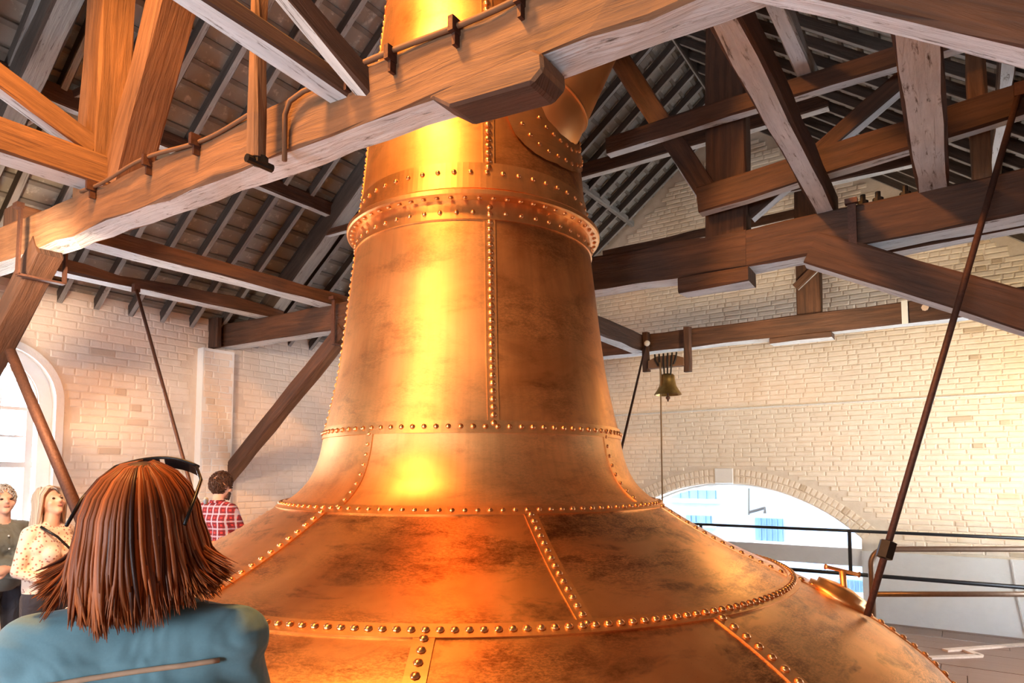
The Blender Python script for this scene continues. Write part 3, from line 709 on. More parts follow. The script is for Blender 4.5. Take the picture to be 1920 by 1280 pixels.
# lyne arm: conical pipe leaving the right of the neck, with its riveted saddle
ld = (CR*.50+CZ*.86-CFW*.02).normalized(); l0 = SPt(.30, -13, 3.56)+CZ*.02
ax = ld; a_ = ax.orthogonal().normalized(); 
prof_l = [(.325, .0), (.30, .35), (.255, .8), (.205, 1.3), (.185, 1.7), (.18, 2.3)]
MB().disc(l0, ld, prof_l, 40).build('lyne_arm', M['copper_neck'], still, True)
# saddle: where the arm's own cylinder, made wider, meets the neck
def saddle(rad, width, name):
    v = []; f = []; uv = []; N = 72; b_ = ax.cross(a_)
    rows = 5; keep = []
    for k in range(N):
        ang = 2*math.pi*k/N; d_ = a_*math.cos(ang)+b_*math.sin(ang)
        col = []
        for q in range(rows):
            base = l0+d_*(rad-.02*0+width*(q/(rows-1)))
            # slide along the arm until the point lies just outside the neck surface
            t = 1.6
            while t > -.8:
                p = base+ld*t; z = p.z; r = math.hypot(p.x-AX, p.y-AY)
                rn = np.interp(z, [w_[1] for w_ in P_NECK1], [w_[0] for w_ in P_NECK1])
                if r < rn+.012 and z < 4.6: break
                t -= .008
            col.append(p if t > -.79 else None)
        keep.append(col)
    idx = {}
    for k in range(N):
        for q in range(rows):
            if keep[k][q] is not None: idx[(k, q)] = len(v); v.append(keep[k][q])
    for k in range(N):
        for q in range(rows-1):
            c4 = [(k, q), ((k+1) % N, q), ((k+1) % N, q+1), (k, q+1)]
            if all(c in idx for c in c4):
                ps = [v[idx[c]] for c in c4]
                if max((ps[i]-ps[(i+1) % 4]).length for i in range(4)) < .16: f.append([idx[c] for c in c4])
    for fc in f:
        for i in fc: uv.append((v[i].x, v[i].z))
    o = mesh(name, v, f, M['copper_band'], still, True, None, uv)
    g = MB()
    for k in range(0, N, 2):
        for q in (1, 3):
            if (k, q) in idx:
                p = v[idx[(k, q)]]; nn = V((p.x-AX, p.y-AY, .1)).normalized(); R3 = nn.to_track_quat('Z', 'Y').to_matrix(); r_ = rivet_mesh(.012)
                g.add([R3 @ V(w)+p for w in r_.v], r_.f)
    tag(g.build('rivet', M['rivet'], o, True), kind='stuff')
saddle(.31, .10, 'saddle_flange')
MB().disc(l0+ld*.42, ld, [(.285, -.008), (.302, -.006), (.302, .006), (.282, .008)], 48).build('arm_joint', M['copper_band'], still, True)
# charging door clamp on the right shoulder
cp = SPt(1.97, 16, 1.128); cn = V((math.cos(math.radians(16))*.46, math.sin(math.radians(16))*.46, .89)).normalized()
MB().disc(cp, cn, [(.15, -.02), (.15, .018), (.12, .022), (.12, .045), (.05, .06)], 28).build('hatch_cover', M['copper_band'], still, True)
MB().tube([cp, cp+cn*.05+CR*.005, cp+V((.02, .015, .13))], [.022, .016, .016], 8).build('clamp_screw', M['copper_neck'], still, True)
tc = cp+V((.02, .015, .13)); MB().tube([tc-CR*.085+CZ*.02, tc-CR*.075+CZ*.018, tc+CR*.075-CZ*.018, tc+CR*.085-CZ*.02], [.016, .009, .009, .016], 8).build('clamp_handle', M['copper_neck'], still, True)
# ------------------------------------------------------------------ stay rods
def rod(label, a, b, r, nut=None, hook=True):
    o = empty('stay_rod', b); tag(o, label, 'rod', 'iron stay rods between roof and still'); a, b = V(a), V(b)
    MB().tube([a, a.lerp(b, .5)+V((0, 0, -.004)), b], r, 8).build('rod', M['iron'], o, True)
    if nut is not None:
        p = a.lerp(b, nut); d = (b-a).normalized(); MB().tube([p-d*.045, p-d*.04, p+d*.04, p+d*.045], [.02, .038, .038, .02], 6).build('turnbuckle', M['iron_dark'], o)
    if hook: MB().box(a, (.05, .05, .07)).build('bracket', M['iron'], o)
rod('thick iron stay rod on the right from the roof timber down to the still shoulder', (.335, 4.17, 3.72), SPt(2.04, 10, 1.085)+V((.03, 0, 0)), .0155, .885)
rod('thin iron stay rod before the left wall, ending just right of the red haired woman', (-5.82, 2.78, 3.34), SPt(1.99, 194, 1.115), .014, .93)
pa, pb = at(0, 612, Y=1.70), at(146, 958, Y=1.72); pd = (pb-pa)/(pb.z-pa.z)
rod('heavy dark stay rod crossing the arched window at the left edge', pa+pd*(3.32-pa.z), pb+pd*(1.16-pb.z), .034, None)
tb = at(1165, 840, Y=5.3); ta = at(1211, 645, Y=6.98); tb2 = ta.lerp(tb, 1.0)
rod('thin iron stay rod beside the bell, passing behind the copper neck', ta, at(1150, 905, Y=4.75), .012, None)
# ------------------------------------------------------------------ bell
bl = empty('bell', (-2.62, 6.9, 2.6)); tag(bl, 'old bronze bell hanging in an iron headstock under the far beam', 'bell')
BX, BY = at(1252, 720, Y=6.93).x, 6.93
zb = at(1252, 740, Y=BY).z; zt_ = at(1252, 701, Y=BY).z; H = zt_-zb; RB = .15
pf = [(RB, 0), (RB*.97, .012), (RB*.80, .05), (RB*.62, H*.42), (RB*.53, H*.7), (RB*.50, H*.92), (RB*.38, H), (.001, H+.004)]
pin = [(.001, H*.9), (RB*.42, H*.85), (RB*.5, H*.5), (RB*.72, .06), (RB*.93, .0), (RB, 0)]
mb = MB(); mb.disc((BX, BY, zb), (0, 0, 1), pin+pf, 32); mb.build('bell_body', M['brass'], bl, True)
MB().tube([(BX, BY, zb+H*.8), (BX, BY, zb-.01)], .008, 6).disc((BX, BY, zb-.045), (0, 0, 1), [(.006, -.03), (.012, -.005), (.024, 0), (.024, .022), (.008, .03)], 10).build('clapper', M['iron'], bl, True)
hz = at(1252, 680, Y=BY).z; xl_, xr_ = at(1218, 690, Y=BY).x, at(1284, 690, Y=BY).x
hp = [(xl_, hz-.05), (xr_, hz-.05), (xr_, hz+.035), ((xl_+xr_)/2+.1, hz+.075), ((xl_+xr_)/2-.1, hz+.075), (xl_, hz+.035)]
n = 6; v = [(x, BY+dy, z) for dy in (-.045, .045) for x, z in hp]
mesh('headstock', v, [[0, 1, 2, 3, 4, 5], [11, 10, 9, 8, 7, 6]]+[(i, n+i, n+(i+1) % n, (i+1) % n) for i in range(n)], M['timber_lit'], bl)
for i in range(6):
    x = BX-.09+.036*i; MB().tube([(x, BY-.05, zt_-.02 if abs(i-2.5) < 2 else hz-.03), (x+(BX-x)*-.3, BY-.055, hz+.03), (x+(BX-x)*-.4, BY-.05, hz+.10)], .010, 6).build('strap_iron', M['iron_dark'], bl)
for px_ in (1212, 1290):
    p, q = at(px_, 697, Y=6.95), at(px_, 640, Y=6.95); beam('hanger', bl, (p.x, 6.95, p.z), (p.x, 6.95, 3.34), .075, .07, TW, up=(0, -1, 0), seg=4)
rp_ = at(1239, 745, Y=6.85)
MB().tube([(BX-.06, 6.86, hz), (rp_.x, 6.85, hz-.1), (rp_.x, 6.85, 1.9), (rp_.x, 6.85, .25)], .009, 6).build('bell_rope', M['rope'], bl, True)
MB().disc(at(1214, 645, Y=6.96), (.3, -1, 0), [(.02, 0), (.035, .05), (.03, .06)], 10).build('insulator', M['white_paint'], bl, True)
# ------------------------------------------------------------------ glass balustrade before the arch, bent tube handrail
bal = empty('glass_balustrade', (-1.0, 8.3, 0)); tag(bal, 'clear glass balustrade with black rails in front of the wide arch', 'balustrade')
for a, b in ((-4.4, -2.74), (-2.72, -1.06), (-1.03, .62), (.64, XR-.05)):
    MB().box(((a+b)/2, 8.30, .63), (b-a, .012, 1.20)).build('glass_panel', M['glass'], bal)
MB().tube([(-4.5, 8.27, 1.095), (XR-.02, 8.27, 1.105)], .017, 8).build('top_rail', M['black'], bal, True)
MB().tube([(-4.5, 8.27, .622), (XR-.02, 8.27, .622)], .022, 8).build('bottom_rail', M['black'], bal, True)
for x in (-4.3, -2.73, -1.045, .63): MB().box((x, 8.265, .86), (.035, .03, .5)).build('post', M['black'], bal)
hr = empty('handrail', (-.5, 6.3, 0)); tag(hr, 'bent beige tube handrail with two bars beside the still', 'handrail')
A_ = at(1636, 1130, D=5.5); A_ = V((A_.x, A_.y, 0)); E_ = A_+CR*2.0-V((0, 0, 0))
zt1, zl1 = 1.118, .75
def ra(t, z): return V((A_.x, A_.y, z))+CR*t
arcp = [ra(0, .0), ra(0, zt1-.13)]+[ra(.13-.13*math.cos(q), zt1-.13+.13*math.sin(q)) for q in np.linspace(.2, math.pi/2, 7)]+[ra(1.4, zt1), ra(2.1, zt1+.002)]
MB().tube(arcp, .024, 10).build('top_bar', M['rail'], hr, True)
MB().tube([ra(0, zl1), ra(1.2, zl1), ra(2.1, zl1)], .022, 10).build('lower_bar', M['rail'], hr, True)
MB().tube([ra(2.1, 0), ra(2.1, zt1+.002)], .024, 10).build('post', M['rail'], hr, True)
# ------------------------------------------------------------------ people
def cloth(name, c, var=.18, rough=.85, wr=.5, scale=7):
    k = NT(name); v = k.coord('Object'); f = k.noise(v, scale, 3, .5, .8); g = k.noise(v, 260, 2)
    c2 = k.mix(g, tuple(a*(1-var) for a in c), tuple(min(1, a*(1+var)) for a in c)); k.base(c2); k.set(Roughness=rough)
    k.p.inputs['Sheen Weight'].default_value = .15; k.bump(f, wr, .05); return k.mat
M['skin'] = plain('skin', (.72, .42, .31), .5, 0, .05, 60, .08)
M['denim'] = cloth('dark denim', (.025, .028, .045)); M['shoe'] = plain('dark shoe leather', (.04, .03, .025), .5)
M['teal'] = cloth('teal cotton', (.14, .265, .31), .1, .8, 1.0, 5); M['olive'] = cloth('grey green cotton', (.15, .16, .14)); M['piping'] = plain('tan piping', (.50, .31, .20), .8)
k = NT('floral blouse'); v = k.coord('Object', (1, 1, 1)); vo = k.n('ShaderNodeTexVoronoi'); vo.inputs['Scale'].default_value = 38; k.l(v, vo.inputs['Vector'])
k.base(k.mix(k.ramp(vo.outputs['Distance'], [(.22, 1), (.34, 0)]), (.80, .66, .56), (.38, .18, .15))); k.set(Roughness=.85); k.bump(k.noise(v, 8, 3), .4, .03); M['floral'] = k.mat
k = NT('red plaid shirt'); v = k.coord('Object')
def stripes(sc, rot, lo, hi):
    w = k.n('ShaderNodeTexWave'); w.inputs['Scale'].default_value = sc; w.bands_direction = rot; w.inputs['Distortion'].default_value = .25; k.l(v, w.inputs['Vector'])
    return k.ramp(w.outputs['Fac'], [(lo, 0), (hi, 1)])
c = k.mix(stripes(9.0, 'Z', .55, .8), (.62, .05, .05), (.16, .02, .03)); c = k.mix(stripes(9.0, 'X', .55, .8), c, (.20, .02, .03), 'MIX')
c = k.mix(k.mix(stripes(4.5, 'X', .86, .93), (0, 0, 0), (.8, .8, .8)), c, (.55, .55, .68)); c = k.mix(k.mix(stripes(4.5, 'Z', .86, .93), (0, 0, 0), (.7, .7, .7)), c, (.50, .50, .62))
k.base(c); k.set(Roughness=.85); k.bump(k.noise(v, 8, 3), .4, .03); M['plaid'] = k.mat
def hairmat(name, c1, c2):
    k = NT(name); v = k.coord('UV', (1, 1, 1)); sp = k.n('ShaderNodeSeparateXYZ'); k.l(v, sp.inputs[0])
    k.base(k.mix(sp.outputs[0], c1, c2)); k.set(Roughness=.46); k.p.inputs['Specular IOR Level'].default_value = .32; return k.mat
M['hair_red'] = hairmat('auburn hair', (.040, .009, .004), (.58, .15, .035)); M['hair_ash'] = hairmat('ash blond hair', (.34, .26, .20), (.70, .62, .52))
M['hair_brown'] = hairmat('brown hair', (.03, .014, .008), (.11, .05, .03)); M['hair_grey'] = hairmat('grey hair', (.35, .33, .31), (.6, .58, .56))
M['eye'] = plain('eye', (.05, .03, .02), .1); M['lip'] = plain('lips', (.50, .20, .17), .5); M['lens'] = plain('dark lens', (.015, .01, .01), .08)
def rx(a): return Matrix.Rotation(math.radians(a), 3, 'X')
def rz(a): return Matrix.Rotation(math.radians(a), 3, 'Z')
def cap(p0, r0, p1, r1, lab): return ('c', V(p0), r0, V(p1), r1, lab)
def ell(c, r, lab, R3=None): return ('e', V(c), V(r), R3 or Matrix.Identity(3), lab)
def cap_geo(mb, p0, r0, p1, r1, n=14):
    d = p1-p0; L = d.length; ax = d.normalized() if L > 1e-6 else V((0, 0, 1)); pr = []
    for q in np.linspace(-math.pi/2, 0, 5): pr.append((max(1e-4, r0*math.cos(q)), r0*math.sin(q)))
    for q in np.linspace(0, math.pi/2, 5): pr.append((max(1e-4, r1*math.cos(q)), L+r1*math.sin(q)))
    mb.disc(p0, ax, pr, n)
def ell_geo(mb, c, r, R3, n=20):
    k = len(mb.v); t = MB(); t.disc((0, 0, 0), (0, 0, 1), [(max(1e-4, math.cos(q)), math.sin(q)) for q in np.linspace(-math.pi/2, math.pi/2, 13)], n)
    mb.add([R3 @ V((p[0]*r.x, p[1]*r.y, p[2]*r.z))+c for p in t.v], t.f)
def flesh(name, prims, mats, order, loc, yaw, voxel=.009, sm=6):
    """one continuous body: the parts are fused into a single skin, then dressed by region"""
    mb = MB()
    for p in prims:
        if p[0] == 'c': cap_geo(mb, p[1], p[2], p[3], p[4])
        else: ell_geo(mb, p[1], p[2], p[3])
    me = bpy.data.meshes.new('tmp'); me.from_pydata(mb.v, [], mb.f); o = bpy.data.objects.new('tmp', me); COL.objects.link(o)
    r = o.modifiers.new('r', 'REMESH'); r.mode = 'VOXEL'; r.voxel_size = voxel; r.use_smooth_shade = True
    s = o.modifiers.new('s', 'SMOOTH'); s.factor = .5; s.iterations = sm
    dg = bpy.context.evaluated_depsgraph_get(); out = bpy.data.meshes.new_from_object(o.evaluated_get(dg)); bpy.data.objects.remove(o); bpy.data.meshes.remove(me)
    nf = len(out.polygons); cen = np.empty(nf*3, dtype=np.float32); out.polygons.foreach_get('center', cen); cen = cen.reshape(-1, 3)
    best = np.full(nf, 9.0); lab = np.zeros(nf, dtype=np.int32)
    for p in prims:
        if p[0] == 'c':
            a = np.array(p[1]); b = np.array(p[3]); d = b-a; t = np.clip(((cen-a) @ d)/max(d @ d, 1e-9), 0, 1)
            dist = np.linalg.norm(cen-(a+t[:, None]*d), axis=1)-(p[2]+(p[4]-p[2])*t); L = p[5]
        else:
            q = (cen-np.array(p[1])) @ np.array(p[3]); rr = np.array(p[2]); kq = np.linalg.norm(q/rr, axis=1); dist = (kq-1)*rr.min(); L = p[4]
        w = dist < best; best[w] = dist[w]; lab[w] = order.index(L)
    out.materials.clear()
    for m_ in mats: out.materials.append(m_)
    out.polygons.foreach_set('material_index', lab); out.polygons.foreach_set('use_smooth', [True]*nf); out.name = name
    o = bpy.data.objects.new(name, out); COL.objects.link(o); o.location = loc; o.rotation_euler = (0, 0, math.radians(yaw)); return o
def child(name, mb, mats, par, smooth=True, uv=None):
    me = bpy.data.meshes.new(name); me.from_pydata(mb.v, [], mb.f)
    for a in (mats if isinstance(mats, list) else [mats]): me.materials.append(a)
    me.polygons.foreach_set('use_smooth', [smooth]*len(me.polygons))
    if uv is not None: l = me.uv_layers.new(name='UVMap'); l.data.foreach_set('uv', np.array(uv, dtype=np.float32).ravel())
    o = bpy.data.objects.new(name, me); COL.objects.link(o); o.parent = par; return o
def hand(w, d, nrm_, side, s=1.0, curl=.5):
    """palm, four bent fingers and a thumb that leaves the side of the palm"""
    w, d = V(w), V(d).normalized(); n_ = V(nrm_); n_ = (n_-d*n_.dot(d)).normalized(); x = d.cross(n_)*side; o = []
    o.append(cap(w, .027*s, w+d*.045*s, .03*s, 'skin')); o.append(cap(w+d*.03*s+x*.018*s, .02*s, w+d*.08*s+x*.022*s, .017*s, 'skin')); o.append(cap(w+d*.03*s-x*.018*s, .02*s, w+d*.078*s-x*.022*s, .016*s, 'skin'))
    for k, (ln, off) in enumerate(((.066, .030), (.076, .010), (.070, -.011), (.055, -.031))):
        a = w+d*.085*s+x*off*s; b = a+(d*math.cos(curl*.7)+n_*math.sin(curl*.7)).normalized()*ln*.5*s; c_ = b+(d*math.cos(curl*1.8)+n_*math.sin(curl*1.8)).normalized()*ln*.55*s
        o += [cap(a, .0098*s, b, .0092*s, 'skin'), cap(b, .0092*s, c_, .008*s, 'skin')]
    a = w+d*.03*s+x*.03*s; b = a+(d*.6+x*.7+n_*.25).normalized()*.035*s; c_ = b+(d*.9+x*.25+n_*.4).normalized()*.03*s
    return o+[cap(a, .013*s, b, .0115*s, 'skin'), cap(b, .011*s, c_, .0095*s, 'skin')]
def human(elbows, wrists, hands, pitch=0, hyaw=0, female=False, top='shirt', sleeve=True, sx=1.0, belly=0.0, feet=((0, 0), (0, 0)), nz=1.545):
    P = []; f = .92 if female else 1.0
    for q, s in enumerate((-1, 1)):
        fx, fy = feet[q]
        P += [cap((s*.085, 0, .93), .105, (s*.10, 0, .84), .092, 'leg'), cap((s*.10, .0, .84), .092, (s*.105+fx*.5, .015+fy*.5, .49), .062, 'leg'), cap((s*.105+fx*.5, .015+fy*.5, .49), .060, (s*.105+fx, -.015+fy, .10), .045, 'leg'),
              cap((s*.105+fx, -.03+fy, .048), .042, (s*.115+fx, .15+fy, .038), .034, 'shoe')]
        P += [cap((s*.07, 0, 1.0), .11, (s*.095*f, 0, 1.28), .108*f, top), cap((s*.05, -.01, 1.425), .062, (s*.165*f*sx, -.015, 1.405), .058, top), cap((s*.17*f*sx, -.015, 1.40), .062*f, elbows[q], .046*f, top)]
        P += [cap(elbows[q], .044*f, wrists[q], .031*f, top if sleeve else 'skin')]
        P += hand(V(wrists[q])+(V(wrists[q])-V(elbows[q])).normalized()*.01, hands[q][0], hands[q][1], hands[q][2], 1.0, hands[q][3])
    P += [cap((-.07, 0, 1.06), .11+belly*.3, (.07, 0, 1.06), .11+belly*.3, top), ell((0, .05+belly, 1.06), (.13, .09+belly, .13), top), cap((-.10*f, 0, 1.30), .115*f, (.10*f, 0, 1.30), .115*f, top), cap((-.09, -.012, 1.39), .085, (.09, -.012, 1.39), .085, top)]
    if female: P += [ell((s*.075, .095, 1.255), (.065, .06, .065), top) for s in (-1, 1)]
    P += [cap((0, -.01, 1.42), .058, (0, .012, 1.54), .052, 'skin')]
    R3 = rz(hyaw) @ rx(pitch); pv = V((0, .005, nz))
    def h(p): return R3 @ V(p)+pv
    P += [ell(h((0, -.008, .105)), (.075, .096, .103), 'skin', R3), ell(h((0, .040, .052)), (.060, .062, .082), 'skin', R3), ell(h((0, .072, -.006)), (.030, .028, .026), 'skin', R3), ell(h((0, .085, .055)), (.036, .022, .03), 'skin', R3),
          cap(h((0, .098, .092)), .009, h((0, .122, .058)), .0125, 'skin'), cap(h((-.032, .088, .108)), .011, h((.032, .088, .108)), .011, 'skin')]
    for s in (-1, 1): P += [ell(h((s*.078, .005, .075)), (.010, .020, .030), 'skin', R3), ell(h((s*.042, .072, .055)), (.024, .024, .024), 'skin', R3)]
    return P, h, R3
def face(o, h, R3):
    for s in (-1, 1):
        g = MB(); ell_geo(g, h((s*.031, .096, .085)), V((.012, .008, .008)), R3, 10); child('eye', g, M['eye'], o)
    g = MB(); ell_geo(g, h((0, .1005, .026)), V((.021, .007, .007)), R3, 12); child('lips', g, M['lip'], o)
def strands(par, mat, paths, r, name='hair', n=4):
    """hair: many tapering locks, each a slim tube with its own tone"""
    V_ = []; F_ = []; UV_ = []
    for pts in paths:
        N = len(pts); t0 = (pts[1]-pts[0]).normalized(); a = t0.orthogonal().normalized(); k0 = len(V_); tone = min(1, max(0, random.gauss(.45, .20)))
        rr = r*random.uniform(.7, 1.3)
        for i, p in enumerate(pts):
            t = (pts[min(i+1, N-1)]-pts[max(i-1, 0)]).normalized(); a = (a-t*a.dot(t)).normalized(); b = t.cross(a); s = i/(N-1)
            w = rr*min(1, .45+s*3)*(1 if s < .75 else (1-s)/.25*.9+.1)
            for q in range(n): V_.append(tuple(p+(a*math.cos(2*math.pi*q/n)+b*math.sin(2*math.pi*q/n))*w))
        for i in range(N-1):
            for q in range(n): F_.append((k0+i*n+q, k0+i*n+(q+1) % n, k0+(i+1)*n+(q+1) % n, k0+(i+1)*n+q)); UV_ += [(tone, i/N)]*4
    g = MB(); g.v = V_; g.f = F_
    return child(name, g, mat, par, True, UV_)
def short_hair(par, mat, h, R3, n, ln, front=.075, low=-.03, r=.0045):
    P = []
    for _ in range(n):
        u = random.uniform(-1, 1); az = random.uniform(0, 2*math.pi); z = .105+.103*math.sin(u*math.pi/2)
        d = V((math.cos(az)*math.sqrt(max(0, 1-u*u)), math.sin(az)*math.sqrt(max(0, 1-u*u)), u))
        p = V((.076*d.x, -.008+.098*d.y, .105+.105*d.z))
        if p.z < .10 and p.y > .0: continue
        if p.y > front and p.z < .165: continue
        if p.z < low+.05: continue
        flow = V((random.gauss(0, .4), .5+random.gauss(0, .4), -.3)); flow = (flow-d*flow.dot(d)).normalized()
        P.append([h(p+flow*(ln*t)+d*(.004+.012*math.sin(t*math.pi)*random.random())) for t in (0, .33, .66, 1)])
    return strands(par, mat, P, r)
ORD = ['skin', 'shirt', 'leg', 'shoe']
# woman with ash blond hair, looking up
P, h, R3 = human(((-.235, -.02, 1.14), (.235, -.02, 1.14)), ((-.07, .235, 1.0), (.08, .235, 1.02)), (((.9, .5, -.25), (0, -.4, -1), 1, .7), ((-.9, .5, -.1), (0, -.4, -1), -1, .7)), 24, -6, True)
pw = at(97, 945, D=4.7)
o = flesh('person', P, [M['skin'], M['floral'], M['denim'], M['shoe']], ORD, (pw.x, pw.y, 0), 22-90); o.scale = (.945,)*3
tag(o, 'woman with long ash blond hair in a floral blouse gazing upward', 'person')
face(o, h, R3); hp = []
for _ in range(520):
    az = random.uniform(math.radians(-205), math.radians(25)); c_, s_ = math.cos(az), math.sin(az); k_ = random.uniform(.98, 1.12)
    tz = random.uniform(.03, .10); L_ = random.uniform(.26, .37)
    p = [h(V((c_*.02*q, s_*.02*q-.01, .214-.004*q))) for q in (0, 2)]
    p += [h(V((c_*.080*k_*math.sin(q), -.008+s_*.102*k_*math.sin(q), .105+.108*k_*math.cos(q)))) for q in (.5, .9, 1.3, 1.6)]
    b = p[-1]; out_ = R3 @ V((c_, s_, 0)); out_.z = 0
    p += [V((b.x+out_.x*.02*t-.0*t, b.y+out_.y*.01*t-.03*t*max(0, -s_), b.z-L_*t)) + V((0, .03*t if c_*c_ > .5 else 0, 0)) for t in (.25, .5, .75, 1)]
    hp.append(p)
for _ in range(170):
    sgn = random.choice((-1, 1)); a = random.uniform(.0, .055); d_ = random.uniform(0, .012)
    p = [h(V((sgn*.004, .045+a*.9, .212-a*.55))), h(V((sgn*(.045+d_), .055+a*.75, .190-a*.4))), h(V((sgn*(.078+d_), .045+a*.5, .14-a*.3))), h(V((sgn*(.088+d_), .03+a*.4, .07)))]
    b = p[-1]; p += [V((b.x*(1+.1*t), b.y-.02*t, b.z-.24*t)) for t in (.3, .65, 1)]
    hp.append(p)
strands(o, M['hair_ash'], hp, .0065)
g = MB(); pts = [V((.13, .05, 1.46)), V((.06, .13, 1.38)), V((-.02, .170, 1.28)), V((-.10, .160, 1.14)), V((-.19, .07, 1.03))]; g.tube(pts, .010, 6); child('bag_strap', g, M['black'], o)
bag = MB().box((0, 0, .10), (.26, .10, .20)).box((0, .045, .15), (.24, .03, .12)).tube([(-.11, 0, .19), (-.06, 0, .24), (.06, 0, .24), (.11, 0, .19)], .012, 6).build('handbag', plain('dark olive leather', (.035, .03, .022), .5), None)
bw = V((pw.x, pw.y, 0))+rz(22-90) @ V((-.33, .14, .78)); bag.location = bw; bag.rotation_euler = (0, 0, math.radians(-40)); tag(bag, 'dark handbag hanging at the hip of the blond woman', 'bag')
# man at the left edge
P, h, R3 = human(((-.27, -.02, 1.13), (.28, .0, 1.15)), ((.05, .27, 1.12), (-.02, .27, 1.06)), (((.95, .3, 0), (0, -1, -.2), 1, .8), ((-.95, .2, .1), (0, -1, .2), -1, .8)), 10, -10, False, belly=.03, sx=1.08)
pm_ = at(6, 940, D=4.95)
o = flesh('person', P, [M['skin'], M['olive'], M['denim'], M['shoe']], ORD, (pm_.x, pm_.y, 0), 5-90); o.scale = (.945,)*3
tag(o, 'grey haired man in a grey green shirt with folded hands at the left edge', 'person'); face(o, h, R3); short_hair(o, M['hair_grey'], h, R3, 900, .03)
for z in (1.36, 1.26, 1.16): g = MB().disc((.0, .135 if z < 1.3 else .115, z), (0, 1, 0), [(.007, 0), (.007, .006)], 8); child('button', g, M['white_paint'], o)
g = MB().tube([(.085, .120, 1.315), (.10, .121, 1.325), (.135, .112, 1.322)], .005, 5).tube([(.09, .121, 1.305), (.125, .116, 1.307)], .004, 5); child('chest_emblem', g, M['white_paint'], o)
# man in the red plaid shirt
P, h, R3 = human(((-.27, .02, 1.14), (.26, .06, 1.14)), ((-.16, .25, 1.04), (.15, .28, 1.06)), (((.4, .9, 0), (0, -.2, -1), 1, .5), ((-.4, .9, 0), (0, -.2, -1), -1, .5)), -14, -18, False, sx=1.05)
pr_ = at(410, 905, D=6.35)
o = flesh('person', P, [M['skin'], M['plaid'], M['denim'], M['shoe']], ORD, (pr_.x, pr_.y, 0), 104-90)
tag(o, 'man in a red plaid shirt with brown hair and beard, head bowed', 'person'); face(o, h, R3); short_hair(o, M['hair_brown'], h, R3, 1300, .045, r=.005)
bd = []
for _ in range(420):
    a = random.uniform(-1.25, 1.25); z = random.uniform(-.02, .04); p = V((.064*math.sin(a), .035+.068*math.cos(a), z)); 
    if z > .015 and abs(a) < .45: continue
    bd.append([h(p), h(p+V((0, .006, -.010))), h(p+V((0, .008, -.022)))])
strands(o, M['hair_brown'], bd, .004, 'beard')
g = MB().tube([V((.062*math.sin(q), -.012-.062*math.cos(q), 1.475)) for q in np.linspace(-2.2, 2.2, 16)], .016, 6); child('collar', g, M['plaid'], o)
# woman in the foreground, seen from behind
WD = 1.16; wp = at(281, 886, D=WD)
P, h, R3 = human(((-.212, -.02, 1.14), (.212, -.02, 1.14)), ((-.24, .10, .92), (.24, .10, .92)), (((-.1, .3, -1), (1, 0, 0), 1, .5), ((.1, .3, -1), (-1, 0, 0), -1, .5)), 10, -4, True, sx=.83, nz=1.498)
P += [cap((s*.05, -.035, 1.42), .06, (s*.15, -.03, 1.415), .055, 'shirt') for s in (-1, 1)]+[cap((-.10, -.06, 1.30), .075, (.10, -.06, 1.30), .075, 'shirt')]
SW = 1.035; YW = 137
o = flesh('person', P, [M['skin'], M['teal'], M['denim'], M['shoe']], ORD, (wp.x, wp.y, 0), YW-90, .008); o.scale = (SW,)*3
tag(o, 'red haired woman in a teal shirt seen from behind, sunglasses on her head', 'person'); face(o, h, R3)
woman = o
def back(x, z):                                     # the shirt surface behind her, in her own frame
    best = None; o_ = V((x, -.6, z))
    hit, loc, nn, _ = woman.ray_cast(o_, V((0, 1, 0)))
    return loc+nn*.003 if hit else V((x, -.13, z))
g = MB()
zz = lambda x: 1.385+.10*x-.25*x*x
pts = [back(x, zz(x)) for x in np.linspace(-.14, .135, 24)]
g.tube(pts, .0045, 6); child('yoke_piping', g, M['piping'], o)
hp = []; HC = V((0, -.008, .105))
CL = [(math.radians(-210+240*i/46)+random.gauss(0, .03), random.uniform(-.02, .03), random.uniform(-.012, .012), random.uniform(-.012, .018), random.uniform(-1, 1)) for i in range(47)]
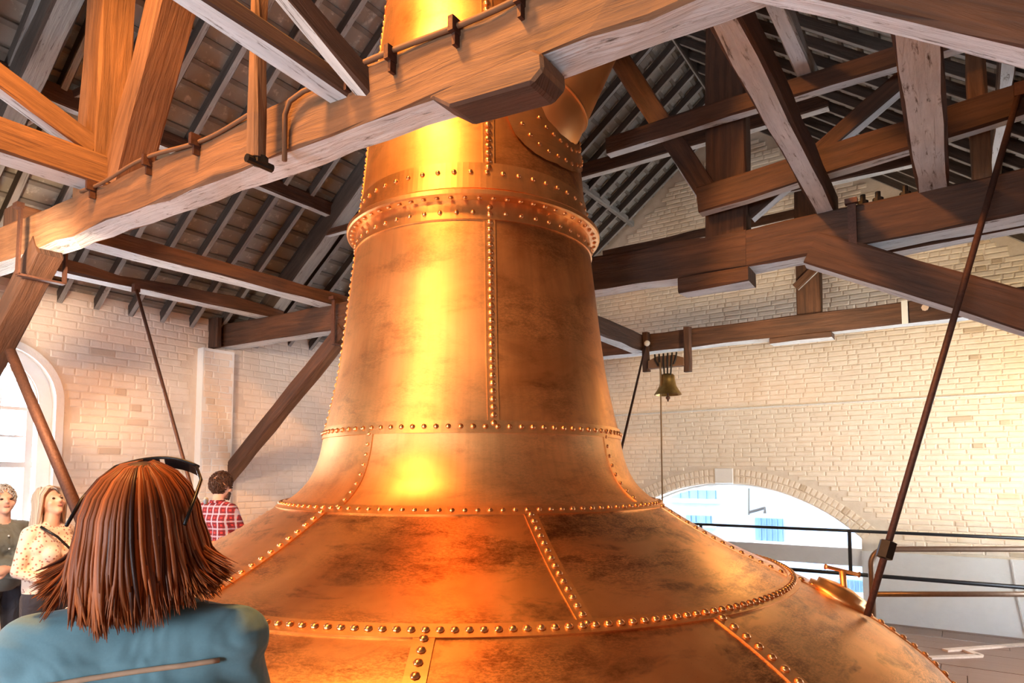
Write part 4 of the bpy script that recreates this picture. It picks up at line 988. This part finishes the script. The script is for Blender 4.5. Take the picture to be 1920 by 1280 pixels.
def lock(az, lay):
    ca = min(CL, key=lambda q: abs(q[0]-az)); pull = random.uniform(.1, .5); k_ = .93+.11*lay; j = random.gauss(0, .006)
    c_, s_ = math.cos(az), math.sin(az); sd_ = abs(c_)
    p = [h(V((c_*.010, .012+s_*.02, .213)))]
    for q in (.35, .65, .95, 1.25, 1.5): p.append(h(V((c_*(.078*k_+j*.5)*math.sin(q), -.010+s_*(.102*k_+j*.5)*math.sin(q), .105+(.108+.004*lay)*math.cos(q)))))
    b = p[-1]; n_ = 9; ab = math.atan2(b.y-.005, b.x); rr_ = math.hypot(b.x, b.y-.005)
    L_ = .120+ca[3]-.022*sd_**2+random.uniform(-.022, .014)
    fl = ca[1]*.6+(.046*max(0, sd_-.72)/.28 if c_ > 0 else .056*max(0, sd_-.8)/.2)
    for i in range(1, n_+1):
        t = i/n_; a2 = ab+(ca[0]-az)*pull*t*t; o_ = V((math.cos(a2), math.sin(a2), 0)); tn = V((-o_.y, o_.x, 0))
        w = .015*math.sin(t*2.0)*(.6+.5*lay)-.02*t*t*(1-sd_)+fl*max(0, t-.5)**1.5*2.6
        sw = ca[2]*math.sin(t*2.5+ca[4])*t+j*t
        p.append(V((0, .005, b.z))+o_*(rr_+w)+tn*sw-V((0, 0, L_*(t-.25*max(0, t-.65)*(1 if fl > .04 else 0)))))
    return p
for i in range(3000): hp.append(lock(random.uniform(math.radians(-216), math.radians(36)), random.random()))
strands(o, M['hair_red'], hp, .0033)
g = MB(); ell_geo(g, h(V((0, -.010, .108))), V((.083, .100, .108)), R3); child('hair_base', g, plain('dark auburn under hair', (.05, .012, .006), .5), o)
# sunglasses pushed up on her head
sg = empty('sunglasses', (wp.x, wp.y, 1.75)); tag(sg, 'dark sunglasses pushed up on the red haired woman\'s head', 'sunglasses')
Mw = Matrix.Translation((wp.x, wp.y, 0)) @ Matrix.Rotation(math.radians(YW-90), 4, 'Z') @ Matrix.Scale(SW, 4)
def hw(p): return Mw @ h(V(p))
for s in (-1, 1):
    g = MB(); pts = [hw((s*(.004+.062*t), .085-.02*t*t+.006*dz, .205-.012*t*t-.014*dz)) for dz in (0, 1.2) for t in np.linspace(0, 1, 8)]
    v = pts+[p+V((0, 0, .002)) for p in pts]; n = 8
    f = [(i, i+1, n+i+1, n+i) for i in range(n-1)]+[(2*n+i+1, 2*n+i, 3*n+i, 3*n+i+1) for i in range(n-1)]
    g.add(v, f); g.build('lens', M['lens'], sg, True)
    MB().tube([hw((s*x, y, z)) for x, y, z in ((.066, .060, .196), (.082, .03, .178), (.086, -.02, .155), (.086, -.07, .125))], .003, 6).build('temple', M['black'], sg, True)
MB().tube([hw((x, .086-.02*(x/.066)**2, .208-.012*(x/.066)**2)) for x in np.linspace(-.068, .068, 14)], .0028, 6).build('frame', M['black'], sg, True)
MB().disc(hw((.102, -.02, .152)), CR, [(.006, 0), (.006, .004)], 8).build('hinge_stud', M['cable'], sg, True)
